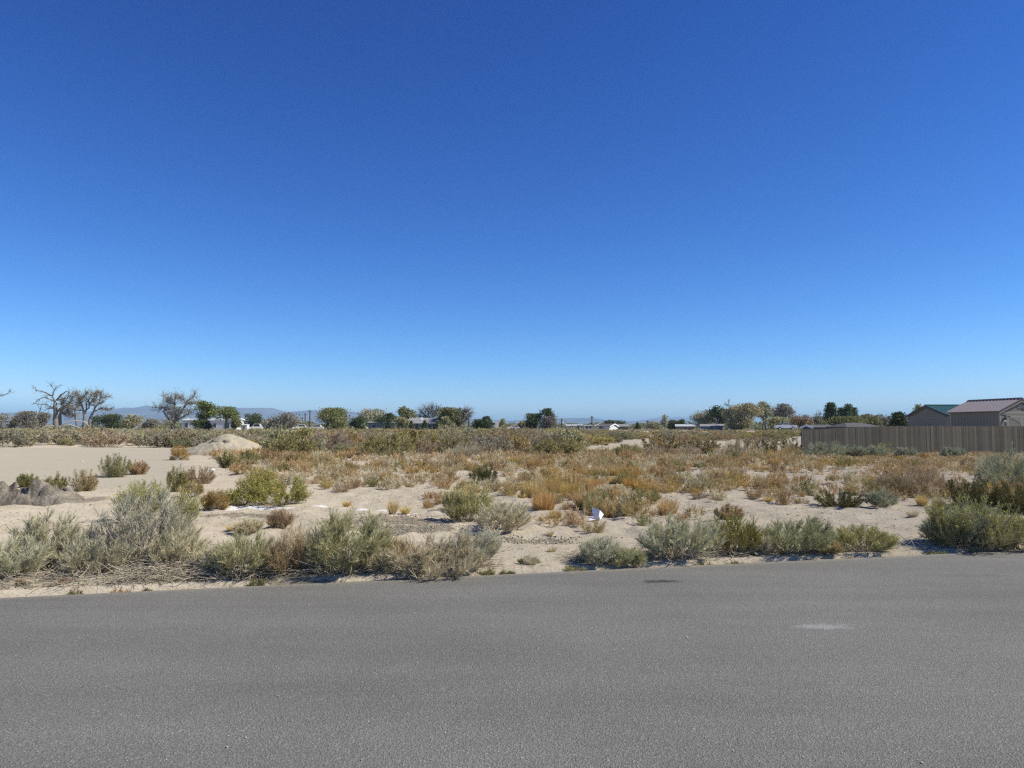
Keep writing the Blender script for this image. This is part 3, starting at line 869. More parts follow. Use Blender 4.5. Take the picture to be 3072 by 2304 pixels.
# ------------------------------------------------------------------ clay mound and sand pile
def lump(name, cx, cy, wx, wy, h, prof, mat, seed, rough, n=90, rz=0.0):
    """heap of earth as a closed mound; prof(u,v) gives 0..1"""
    u = np.linspace(-1, 1, n)
    U, V = np.meshgrid(u, u)
    X, Y = U * wx, V * wy
    p = prof(U, V)
    edge = np.clip(1 - np.maximum(np.abs(U), np.abs(V)) ** 6, 0, 1)
    r = rough * (fbm((X + cx) * 3, (Y + cy) * 3, 5, seed) * 1.2) * sstep(0.02, .25, p)
    Z = (p * h + r) * edge - .12 * (1 - sstep(0, .12, p * edge))
    base = ground_z((X + cx).ravel(), (Y + cy).ravel()).reshape(X.shape)
    i = np.arange(n * n).reshape(n, n)
    q = np.stack([i[:-1, :-1], i[:-1, 1:], i[1:, 1:], i[1:, :-1]], -1).reshape(-1, 4)
    z0 = gz(cx, cy)
    me = mesh_np(name, np.stack([X.ravel(), Y.ravel(), (Z + base - z0).ravel()], 1), [q], mat, smooth=True)
    o = link(name, me)
    o.location = (cx, cy, z0)
    return o
def earth_mat(name, c0, c1, sc_, bump):
    m, nt, out = new_mat(name)
    tc = N(nt, 'ShaderNodeTexCoord')
    n1 = N(nt, 'ShaderNodeTexNoise', Scale=sc_, Detail=7.0, Roughness=.65)
    nt.links.new(tc.outputs['Object'], n1.inputs['Vector'])
    r = ramp(nt, [(.35, c0), (.65, c1)])
    nt.links.new(n1.outputs[0], r.inputs[0])
    d = N(nt, 'ShaderNodeBsdfDiffuse')
    nt.links.new(r.outputs[0], d.inputs[0])
    n2 = N(nt, 'ShaderNodeTexNoise', Scale=sc_ * 5, Detail=6.0, Roughness=.7)
    nt.links.new(tc.outputs['Object'], n2.inputs['Vector'])
    b = N(nt, 'ShaderNodeBump', Strength=bump, Distance=.06)
    nt.links.new(n2.outputs[0], b.inputs['Height'])
    nt.links.new(b.outputs[0], d.inputs['Normal'])
    nt.links.new(d.outputs[0], out.inputs[0])
    return m
M_CLAY = earth_mat('clay', (.15, .13, .10), (.36, .315, .245), 4.0, 1.0)
M_PILE = earth_mat('pile_sand', (.34, .30, .215), (.42, .37, .27), 1.2, .35)
def mounds():
    x, y, z = gpos(60, 1512)
    def pr(U, V):
        wob = .10 * fbm(U * 4, V * 4, 4, 71)
        top = np.interp(U, [-1, -.85, -.7, -.52, -.35, -.1, .12, .32, .45, .6, .78, 1], [.9, .95, .9, .62, .58, .60, .72, 1.0, .9, .62, .25, 0])
        face = sstep(-.62, -.12, V + 2.2 * wob)                     # steep broken face to the road
        back = 1 - sstep(.15, .75, V + wob)
        t = top * face * back
        rg = np.random.default_rng(12)
        sx, sy = rg.uniform(-1.1, 1.1, 70), rg.uniform(-1, 1, 70)
        off, tx, ty = rg.uniform(-.20, .16, 70), rg.uniform(-1.3, 1.3, 70), rg.uniform(-1.0, 1.0, 70)
        wu, wv = U + .12 * fbm(U * 5, V * 5, 3, 14), V + .12 * fbm(U * 5, V * 5, 3, 15)
        d = np.stack([(wu - sx[k]) ** 2 * 1.6 + (wv - sy[k]) ** 2 * 3.0 for k in range(70)])
        k = d.argmin(0)
        chunk = off[k] + tx[k] * (wu - sx[k]) * .55 + ty[k] * (wv - sy[k]) * .55
        return np.clip(t * (.86 + 1.9 * chunk), 0, 1.15) * (t > .03)
    o = lump('clay_mound', x - .15, y + .5, 1.25, 1.0, .58, pr, M_CLAY, 41, .22, 150)
    tag(o, 'broken grey clay mound with shadowed ledges at the left edge', 'mound')
    # sand pile: two cones of repose run together
    Y = 46.0
    x = xat(682, Y)
    def pr2(U, V):
        n = .035 * fbm(U * 3, V * 3, 4, 55)
        d = np.sqrt((U * 1.0) ** 2 + (V * 1.05) ** 2) + n
        c = np.clip(1 - d, 0, 1)
        d2 = np.sqrt(((U - .22) * 1.12) ** 2 + (V * 1.15) ** 2) + n
        c = np.maximum(c, .84 * np.clip(1 - d2, 0, 1))
        return np.where(c > .88, .88 + .4 * (c - .88), c) / .93
    h = zat(1303, Y) - gz(x, Y)
    o = lump('sand_pile', x, Y, 2.95, 2.6, h * 1.02, pr2, M_PILE, 43, .045, 110)
    tag(o, 'smooth cone-shaped sand pile left of centre with clods near the top', 'sand pile')
    rng = random.Random(8)
    for k, (px, py) in enumerate(((645, 1317), (652, 1321), (682, 1313), (640, 1326), (632, 1331))):
        yy = Y - 1.0
        m = MB()
        rr = (.16, .12, .17, .08, .07)[k]
        vs = []
        for a in range(7):
            for b_ in range(4):
                w, f = a / 7 * 2 * math.pi, (b_ / 3 - .35) * 1.6
                q = rr * rng.uniform(.75, 1.15)
                vs.append((q * 1.5 * math.cos(w) * math.cos(f), q * math.sin(w) * math.cos(f), q * .8 * math.sin(f)))
        fs = [(a * 4 + b_, ((a + 1) % 7) * 4 + b_, ((a + 1) % 7) * 4 + b_ + 1, a * 4 + b_ + 1) for a in range(7) for b_ in range(3)]
        fs += [tuple(a * 4 + 3 for a in range(7)), tuple(a * 4 for a in reversed(range(7)))]
        m.add(vs, fs)
        c = m.build('clod', M_CLAY)
        X = xat(px, yy)
        U, V = (X - x) / 2.95, (yy - Y) / 2.6
        c.location = (X, yy, gz(x, Y) + float(pr2(np.array([U]), np.array([V]))[0]) * h + .02)
        tag(c, ('biggest dark clod on the left slope of the sand pile', 'dark clod just below the biggest one on the sand pile', 'dark clod at the top of the sand pile',
                'small clod low on the sand pile left slope', 'lowest small clod on the sand pile left slope')[k], 'clod', 'clods on the sand pile')
mounds()

# ------------------------------------------------------------------ fields of plants
def stuff_merge(name, protos_, places, label, cat_mats):
    """many small plants nobody could count, joined into one object"""
    V, Fs, n = [], [], 0
    for (x, y, z, sx, sz, rz, k) in places:
        v, f = protos_[k]
        c, s = math.cos(rz) * sx, math.sin(rz) * sx
        w = np.empty_like(v)
        w[:, 0] = x + v[:, 0] * c - v[:, 1] * s
        w[:, 1] = y + v[:, 0] * s + v[:, 1] * c
        w[:, 2] = z + v[:, 2] * sz
        V.append(w); Fs.append(f + n); n += len(v)
    o = link(name, mesh_np(name, np.concatenate(V), [np.concatenate(Fs)], cat_mats))
    return tag(o, label, None, kind='stuff')

def brush_field():
    rng = np.random.default_rng(77)
    kinds = {'olive': [], 'sage': [], 'deadgrey': [], 'dry': [], 'rabbit': []}
    n = 9500
    Y = np.sqrt(rng.uniform(42.0 ** 2, 135.0 ** 2, n))
    Y = np.concatenate([Y, np.sqrt(rng.uniform(135. ** 2, 330. ** 2, 5200))])
    fx = rng.uniform(-.76, .62, len(Y))
    X = fx * Y
    px = CX + fx * F
    fm = flat_mask(X, Y)
    nn = fbm(X * .07, Y * .07, 3, 61)
    keep = np.ones(len(Y), bool)
    keep &= ~((px < 600) & (Y < 60 + 3 * nn))
    keep &= ~((px >= 600) & (px < 830) & (Y < 51.0))
    keep &= ~((px > 1740 - 60 * nn) & (px < 2560) & (Y > 46.5) & (Y < 71 + 14 * nn))
    keep &= ~((px > 1250) & (px < 1420) & (Y > 50) & (Y < 66) & (nn > .0))
    keep &= ~((px > 2395) & (Y > 43))
    dens = np.where(Y < 135, .15 + .75 * nn, .32)
    dens = np.where((px > 1760) & (Y > 66), dens * .72, dens)
    keep &= rng.uniform(0, 1, len(Y)) < dens
    X, Y, px, nn = X[keep], Y[keep], px[keep], nn[keep]
    Z = ground_z(X, Y)
    # thin out plants that stand on each other
    W = (1.1 + 2.7 * rng.uniform(0, 1, len(X)) ** 1.5) * np.where(rng.uniform(0, 1, len(X)) < .15, 1.25, 1) * np.where(Y < 47, .75, 1)
    H = W * rng.uniform(.40, .62, len(X))
    H = np.minimum(H, np.interp(Y, [60, 95, 135, 175, 330], [1.45, 1.1, .78, .55, .45]) * np.where(px > 1700, .85, 1) * rng.uniform(.6, 1.25, len(X)))
    lefty = np.clip((950 - px) / 500, 0, 1)
    u = rng.uniform(0, 1, len(X))
    po = .42 - .28 * lefty
    ps = .24 + .32 * lefty
    for i in range(len(X)):
        if u[i] < po[i]: k = 'olive'
        elif u[i] < po[i] + ps[i]: k = 'sage'
        elif u[i] < po[i] + ps[i] + .17: k = 'deadgrey'
        elif u[i] < po[i] + ps[i] + .27: k = 'dry'
        else: k = 'rabbit'
        kinds[k].append(i)
    spec = {
        'olive': ('greasewood', 'olive greasewood shrub in the brush belt behind the weedy lot', 'greasewood shrubs of the brush belt', dict(leaf=True, jit=.75, up=.3, squash=.55, phimax=86)),
        'sage': ('sagebrush', 'grey sagebrush in the brush belt behind the weedy lot', 'sagebrushes of the brush belt', dict(leaf=True, jit=.6, up=.4, squash=.55, phimax=86)),
        'deadgrey': ('dry_shrub', 'leafless grey-purple shrub in the brush belt behind the lot', 'leafless shrubs of the brush belt', dict(jit=.5, up=.4, squash=.6, phimax=84)),
        'dry': ('dry_shrub', 'straw-coloured dry shrub in the brush belt behind the lot', 'straw-coloured shrubs of the brush belt', dict(jit=.5, up=.4, squash=.6, phimax=84)),
        'rabbit': ('rabbitbrush', 'yellow-green rabbitbrush in the brush belt behind the lot', 'rabbitbrushes of the brush belt', dict(leaf=True, jit=.5, up=.5, squash=.5, phimax=86)),
    }
    for kk, (k, idx) in enumerate(kinds.items()):
        name, label, group, par = spec[k]
        idx = np.array(idx)
        idx = idx[np.argsort(-(W[idx] * H[idx]) / Y[idx] ** 2)]
        lim = {'olive': 300, 'sage': 260, 'deadgrey': 130, 'dry': 80, 'rabbit': 100}[k]
        dead = k in ('deadgrey', 'dry')
        mk = {'sage': 'sage_far'}.get(k, k)
        hi = [merged(shrub_shape(900 + kk * 20 + v, Rr=.5, H=.5, n_main=44, n_twig=300, n_blade=5200, bl=(.035, .08), bw=.008 if dead else .021, tw=(.14, .32), stem_r=.006, **{**par, 'leaf': False}), mk, 'deadgrey' if dead else 'stem') for v in range(6)]
        lo = []
        for v in range(5):
            a = shrub_shape(950 + kk * 20 + v, Rr=.5, H=.5, n_main=26, n_twig=90, n_blade=270, bl=(.09, .17), bw=.062 if not dead else .04, tw=(.14, .3), **{**par, 'leaf': False})['foliage']
            lo.append(a)
        for j, i in enumerate(idx[:lim]):
            o = link(name, hi[j % 6])
            o.location = (X[i], Y[i], Z[i] - .05)
            o.rotation_euler = (0, 0, rng.uniform(0, 6.28))
            o.scale = (W[i], W[i] * rng.uniform(.85, 1.15), H[i] * 2)
            where = ('at the far edge of the bare sand flat' if px[i] < 640 and Y[i] < 72 else 'below the dead cottonwoods at the left' if px[i] < 330 else 'below the white metal building at the left' if px[i] < 640 else 'between the sand pile and the largest dark greasewood' if px[i] < 1090 else 'behind the round dark green weed' if px[i] < 1600 else
                     'this side of the sandy clearing' if Y[i] < 56 else 'beyond the sandy clearing' if px[i] > 1750 else 'right of the picture centre')
            tag(o, label.replace('behind the weedy lot', where).replace('behind the lot', where), 'shrub', group + ' ' + where)
        rest = idx[lim:]
        if len(rest):
            pl = [(X[i], Y[i], Z[i] - .05, W[i] * (1.15 if Y[i] > 130 else 1), H[i] * 2, rng.uniform(0, 6.28), int(rng.integers(0, 5))) for i in rest]
            stuff_merge('distant_brush', lo, pl, {'olive': 'far olive greasewood running together into a belt below the trees', 'sage': 'far grey sagebrush running together into a belt below the trees',
                        'deadgrey': 'far grey leafless brush scattered through the belt below the trees', 'dry': 'far straw-coloured brush scattered through the belt', 'rabbit': 'far yellow-green rabbitbrush scattered through the belt'}[k], PM[mk])
brush_field()

def weed_field():
    rng = np.random.default_rng(5)
    n = 9000
    Y = np.sqrt(rng.uniform(11.5 ** 2, 46.0 ** 2, n))
    fx = rng.uniform(-.42, .72, n)
    X = fx * Y
    px = CX + fx * F
    py = HOR + EYE * F / Y
    nn = fbm(X * .35, Y * .35, 3, 91)
    n2 = fbm(X * 1.3, Y * 1.3, 2, 23)
    d = np.full(n, .42) + 1.2 * nn + 1.3 * n2
    d = np.where(py < 1400, d - .02, d)
    d = np.where((px > 1560) & (px < 2000) & (py > 1450) & (py < 1560), d + .30, d)
    d = np.where((px > 2400) & (py < 1402), d + .25, d)
    left = 640 + (py - 1380) * 1.6
    d = np.where(px < left + 60 * n2, -1, d)
    d = np.where((py > 1478) & (px < 1270), d - .62, d)
    d = np.where((py > 1535) & (px < 1640), -1, d)
    d = np.where((px > 2010) & (py > 1500), d - .36, d)
    d = np.where((px > 2250) & (py > 1520), d - .3, d)
    d = np.where(Y < 13.2, d - .2, d)
    keep = rng.uniform(0, 1, n) < d
    X, Y, px, py, nn = X[keep], Y[keep], px[keep], py[keep], nn[keep]
    Z = ground_z(X, Y)
    m = len(X)
    W = rng.uniform(.22, .62, m) * np.where(Y > 28, 1.25, 1)
    H = W * rng.uniform(.4, .75, m)
    org = (px > 1560) & (px < 2000) & (py > 1440) & (py < 1565)
    fen = (px > 2380) & (py < 1405)
    u = rng.uniform(0, 1, m) + .5 * nn
    kind = np.where(org & (u < .42), 'orange', np.where(fen & (u < .8), 'russet', np.where(u < .22, 'russet', np.where(u < .27, 'orange', np.where(u < .70, 'dry', np.where(u < .92, 'pale', 'weedgreen'))))))
    H = np.where(kind == 'orange', H * 1.1, H) * np.where(fen, .6, 1)
    spec = {'russet': ('russet_weed', 'small russet dried weed on the sandy lot', 'russet weeds on the lot', 300),
            'orange': ('dry_grass_clump', 'orange dry grass clump on the sandy lot', 'orange grass clumps on the lot', 220),
            'dry': ('dry_weed', 'small tan dried weed on the sandy lot', 'tan weeds on the lot', 300),
            'pale': ('grey_weed', 'small greyish dried weed on the sandy lot', 'greyish weeds on the lot', 150),
            'weedgreen': ('green_weed', 'small dull green weed on the sandy lot', 'green weeds on the lot', 120)}
    for kk, (k, (name, label, group, lim)) in enumerate(spec.items()):
        idx = np.nonzero(kind == k)[0]
        idx = idx[np.argsort(-(W[idx] * H[idx]) / Y[idx] ** 2)]
        def shp(v, nb, bw, bl):
            if k == 'orange' and v % 3 == 0:
                return tuft_shape(300 + v, Rr=.9, H=.62, n=int(nb * .7), bw=bw, spread=.35)
            if v % 2: return shrub_shape(200 + kk * 10 + v, Rr=.5, H=.46, n_main=24, n_twig=120, n_blade=nb, bl=bl, bw=bw, phimax=80, jit=.5, tw=(.2, .45), stem_r=.006)
            return spire_shape(200 + kk * 10 + v, Rr=.48, H=.5, n_stem=20, n_blade=nb, bl=bl, bw=bw, splay=.8)
        hi = [mesh_np('weed', *(lambda a: (a[0], [a[1]]))(shp(v, 1100, .014, (.07, .16))['foliage']), PM[k]) for v in range(6)]
        lo = [shp(v + 6, 110, .05, (.12, .28))['foliage'] for v in range(5)]
        for j, i in enumerate(idx[:lim]):
            o = link(name, hi[j % 6])
            o.location = (X[i], Y[i], Z[i] - .012)
            o.rotation_euler = (0, 0, rng.uniform(0, 6.28))
            o.scale = (W[i], W[i], H[i] * 2)
            where = ('at the foot of the wooden fence' if px[i] > 2380 and py[i] < 1405 else 'in the orange patch behind the white sheet' if 1560 < px[i] < 2000 and 1440 < py[i] < 1570 else
                     'in the far back row before the brush belt' if py[i] < 1395 else 'near the round dark green weed' if 1290 < px[i] < 1620 and py[i] < 1480 else
                     'behind the leafy green clump' if px[i] < 1100 and py[i] < 1480 else 'behind the yellow-topped rabbitbrush' if px[i] < 1600 else
                     'around the brown dead shrub at the right' if px[i] > 2380 else 'in the right middle of the lot')
            tag(o, label.replace('on the sandy lot', where), 'weed', group.replace('on the lot', where))
        rest = idx[lim:]
        if len(rest):
            stuff_merge('small_weeds', lo, [(X[i], Y[i], Z[i] - .012, W[i], H[i] * 2, rng.uniform(0, 6.28), int(rng.integers(0, 5))) for i in rest],
                        'scattered farther %s over the back of the lot' % {'russet': 'russet weeds', 'orange': 'orange grass', 'dry': 'tan weeds', 'pale': 'greyish weeds', 'weedgreen': 'green weeds'}[k], PM[k])
weed_field()

def straw_tufts():
    T = [(1178, 1545, 55, 32, 'tallest straw-yellow grass tuft beside the white salt patch'), (1040, 1526, 26, 26, 'short straw grass tuft on the white salt strip, left of the tallest one'),
         (695, 1594, 21, 40, 'low straw grass tuft on bare sand below the leafy green clump'), (2766, 1517, 45, 44, 'round straw-yellow grass tuft left of the dark green weed'),
         (2814, 1526, 54, 36, 'straw grass tuft half hidden by the dark green weed'), (2306, 1512, 25, 28, 'small pale straw tuft in the right part of the lot'),
         (1594, 1694, 38, 46, 'grey grass tuft alone on the sand near the road'), (1655, 1655, 22, 40, 'small grey-green tuft before the dark crusted soil'),
         (1648, 1604, 24, 26, 'small spiky tuft on bare sand left of the white sheet'), (2080, 1400, 18, 20, 'tiny straw tuft far back near the sandy clearing'),
         (2738, 1545, 30, 40, 'small grey dry tuft on bare sand near the right'), (2775, 1612, 24, 30, 'reddish dry tuft beside the leaning blue-grey sagebrush'),
         (1216, 1540, 34, 30, 'thin straw tuft right of the tallest one')]
    for i, (px, py, hp, wp, lab) in enumerate(T):
        x, y, z = gpos(px, py)
        h, w = hp / F * y, wp / F * y
        mat = 'pale' if 'grey' in lab or 'spiky' in lab else ('russet' if 'reddish' in lab else 'tan')
        a = tuft_shape(600 + i, Rr=w * .6, H=h, n=420, bw=.004 * y / 10, spread=.25 if hp > 40 else .5)['foliage']
        o = link('grass_tuft', mesh_np('grass_tuft', a[0], [a[1]], PM[mat]))
        o.location = (x, y, z - .01)
        tag(o, lab, 'grass tuft')
    E = [(60, 1788, 30, 10, 'dry', 'first from the left'), (190, 1784, 40, 14, 'dry', 'second from the left'), (228, 1776, 46, 16, 'weedgreen', 'third from the left'), (362, 1772, 72, 15, 'dry', 'below the tallest sagebrush'), (442, 1767, 30, 14, 'weedgreen', 'right of the tallest sagebrush'),
         (772, 1750, 40, 22, 'weedgreen', 'below the brown half-dead shrub'), (1062, 1742, 55, 16, 'weedgreen', 'below the large feathery sagebrush'), (1185, 1737, 105, 14, 'dark', 'dark flat one below the russet shrub'), (1350, 1726, 50, 16, 'dry', 'below the wide central rabbitbrush'),
         (1462, 1719, 40, 20, 'weedgreen', 'just right of the wide central clump'), (1520, 1716, 50, 10, 'weedgreen', 'second right of the wide central clump'), (1585, 1717, 60, 14, 'weedgreen', 'below the grey grass tuft'), (1727, 1708, 70, 20, 'green', 'greenest one left of the small sagebrush'),
         (1858, 1704, 60, 12, 'dry', 'below the very low sagebrush'), (1936, 1701, 40, 10, 'weedgreen', 'at the left foot of the large grey sagebrush'), (2010, 1698, 60, 14, 'weedgreen', 'below the large grey sagebrush'), (2110, 1690, 55, 14, 'weedgreen', 'below the bright green rabbitbrush, left one'),
         (2205, 1688, 45, 14, 'weedgreen', 'below the bright green rabbitbrush, right one'), (2322, 1686, 110, 14, 'green', 'widest green mat overhanging the asphalt'), (2545, 1672, 40, 10, 'weedgreen', 'below the low wide rabbitbrush'), (2810, 1657, 70, 12, 'green', 'green mat below the leaning blue-grey sagebrush'),
         (2920, 1650, 40, 8, 'dry', 'near the right edge')]
    for i, (px, py, wp, hp, mat, where) in enumerate(E):
        x, y, z = gpos(px, py - 4)
        w, h = wp / F * y, hp / F * y * 1.3
        a = shrub_shape(700 + i, Rr=w / 2, H=h, n_main=26, n_twig=90, n_blade=900, bl=(.02, .05), bw=.006, phimax=88, jit=.6, tw=(.25, .6), stem_r=.002)
        o = empty('roadside_weed', (x, y, z - .004))
        link('stems', mesh_np('stems', a['stems'][0], flist(a['stems'][1]), PM['stem']), o)
        link('foliage', mesh_np('foliage', a['foliage'][0], [a['foliage'][1]], PM[mat]), o)
        o.scale = (1, .5, 1)
        tag(o, 'low weed at the asphalt edge, ' + where, 'weed', 'weeds along the asphalt edge')
straw_tufts()

def litter_of_twigs():
    rng = np.random.default_rng(31)
    P, K = [], []
    # (along-road pixel range, distance past the edge, count, height)
    for x0, x1, b0, b1, n, hz in ((-150, 330, .18, 1.0, 650, .10), (330, 640, .16, 1.1, 1100, .16), (640, 1150, .18, .7, 900, .07), (1150, 1500, .18, .7, 600, .07), (1740, 1870, .3, .7, 350, .06),
                                  (1900, 2700, .2, .75, 1000, .05), (2700, 3150, .2, .7, 160, .05), (-150, 3100, .12, .5, 420, .012)):
        px = rng.uniform(x0, x1, n)
        b = b0 + (b1 - b0) * rng.uniform(0, 1, n) ** 1.4
        # the edge point seen at that pixel
        ex = np.array([gp(p, 1790 + (1648 - 1790) * p / 3072) for p in px])
        q = ex + EN[None, :] * b[:, None]
        z = ground_z(q[:, 0], q[:, 1]) + rng.uniform(0, 1, n) ** 2 * hz
        a = rng.normal(0, .7, n) + np.where(rng.uniform(0, 1, n) < .5, 0, math.pi)
        L = rng.uniform(.05, .24, n) * (1.0 if hz > .03 else .45)
        el = rng.normal(.05, .22, n) * (1 if hz > .03 else .15)
        d = np.stack([np.cos(a) * np.cos(el), np.sin(a) * np.cos(el), np.sin(el)], 1)
        S = np.stack([q[:, 0], q[:, 1], z + .006], 1)
        E = S + d * L[:, None]
        M_ = (S + E) / 2 + rng.normal(size=(n, 3)) * (L * .14)[:, None]
        M_[:, 2] = np.maximum(M_[:, 2], z + .004); E[:, 2] = np.maximum(E[:, 2], z)
        P.append(np.stack([S, M_, E], 1)); K.append(np.full(n, .0022 if hz < .03 else .003) * rng.uniform(.6, 1.5, n))
    P, K = np.concatenate(P), np.concatenate(K)
    v, f = tubes3(P, K[:, None] * np.array([[1, .85, .45]]))
    o = link('dead_twigs', mesh_np('dead_twigs', v, [f], PM['twig']))
    tag(o, 'bleached dead twigs littering the sand under the roadside shrubs', None, kind='stuff')
    # clods of dark crusted soil
    n = 2600
    pts = []
    for px, py, rx, ry, c in ((1190, 1562, 1.0, 1.1, 900), (1250, 1592, .8, .5, 350), (1560, 1622, .95, .3, 520), (1660, 1632, .6, .2, 200), (690, 1552, .9, .3, 200), (820, 1556, .5, .3, 120), (1050, 1570, .7, .6, 250), (250, 1505, .8, .8, 90)):
        g = gp(px, py)
        r = np.sqrt(rng.uniform(0, 1, c)); w = rng.uniform(0, 6.28, c)
        pts.append(np.stack([g[0] + rx * r * np.cos(w), g[1] + ry * r * np.sin(w)], 1))
    q = np.concatenate(pts)
    z = ground_z(q[:, 0], q[:, 1])
    ico = np.array([(0, 0, 1), (.9, 0, .1), (0, .9, -.1), (-.9, 0, .1), (0, -.9, 0), (0, 0, -1)])
    ff = np.array([(0, 1, 2), (0, 2, 3), (0, 3, 4), (0, 4, 1), (5, 2, 1), (5, 3, 2), (5, 4, 3), (5, 1, 4)])
    s = rng.uniform(.005, .016, len(q)) * np.where(rng.uniform(0, 1, len(q)) < .1, 1.6, 1)
    V = ico[None] * (1 + rng.normal(size=(len(q), 6, 3)) * .25) * s[:, None, None] * np.array([1.2, 1, .7])
    V += np.stack([q[:, 0], q[:, 1], z + s * .25], 1)[:, None]
    F_ = (ff[None] + 6 * np.arange(len(q))[:, None, None]).reshape(-1, 3)
    o = link('soil_clods', mesh_np('soil_clods', V.reshape(-1, 3), [F_], plant_mat('clod_soil', [(.19, .16, .11), (.33, .285, .20), (.44, .385, .28)], trans=0, vary=0, patch=2)))
    tag(o, 'crumbled dark soil crust scattered on the sand near the centre', None, kind='stuff')
    # chips lying on the asphalt
    n = 1500
    qy = 2.8 + 6.2 * rng.uniform(0, 1, n) ** 1.8; qx = rng.uniform(-.85, .85, n) * qy
    ok = beyond(qx, qy) < -.1
    qx, qy = qx[ok], qy[ok]
    s = rng.uniform(.0018, .0052, len(qx)) * np.where(rng.uniform(0, 1, len(qx)) < .06, 2.0, 1)
    V = ico[None] * (1 + rng.normal(size=(len(qx), 6, 3)) * .3) * s[:, None, None] * np.array([1.6, .9, .5])
    a = rng.uniform(0, 6.28, len(qx))
    c_, s_ = np.cos(a)[:, None], np.sin(a)[:, None]
    V = np.stack([V[..., 0] * c_ - V[..., 1] * s_, V[..., 0] * s_ + V[..., 1] * c_, V[..., 2]], -1)
    V += np.stack([qx, qy, s * .4], 1)[:, None]
    F_ = (ff[None] + 6 * np.arange(len(qx))[:, None, None]).reshape(-1, 3)
    o = link('road_grit', mesh_np('road_grit', V.reshape(-1, 3), [F_], plant_mat('grit', [(.20, .19, .17), (.42, .39, .34), (.6, .56, .48)], trans=0, vary=0, patch=2)))
    tag(o, 'pale grit and chaff lying on the asphalt', None, kind='stuff')
litter_of_twigs()

def ground_chips():
    rng = np.random.default_rng(17)
    n = 24000
    Y = np.sqrt(rng.uniform(7.0 ** 2, 30.0 ** 2, n)); X = rng.uniform(-.74, .74, n) * Y
    k = (beyond(X, Y) > .05) & (rng.uniform(0, 1, n) < (.35 + 1.6 * fbm(X * .7, Y * .7, 3, 44)) * np.where(flat_mask(X, Y) > .5, .25, 1))
    X, Y = X[k], Y[k]; m = len(X)
    a = rng.uniform(0, 6.28, m); el = rng.normal(0, .25, m)
    D = np.stack([np.cos(a) * np.cos(el), np.sin(a) * np.cos(el), np.abs(np.sin(el))], 1)
    P = np.stack([X, Y, ground_z(X, Y) + .006], 1)
    v, f = blade_tris(P, D, rng.uniform(.02, .09, m), rng.uniform(.006, .02, m), rng)
    o = link('plant_debris', mesh_np('plant_debris', v, [f], plant_mat('debris', [(.10, .075, .05), (.24, .19, .13), (.42, .35, .25)], trans=0, vary=0, patch=2)))
    tag(o, 'bits of dry plant debris strewn over the sand of the lot', None, kind='stuff')
ground_chips()

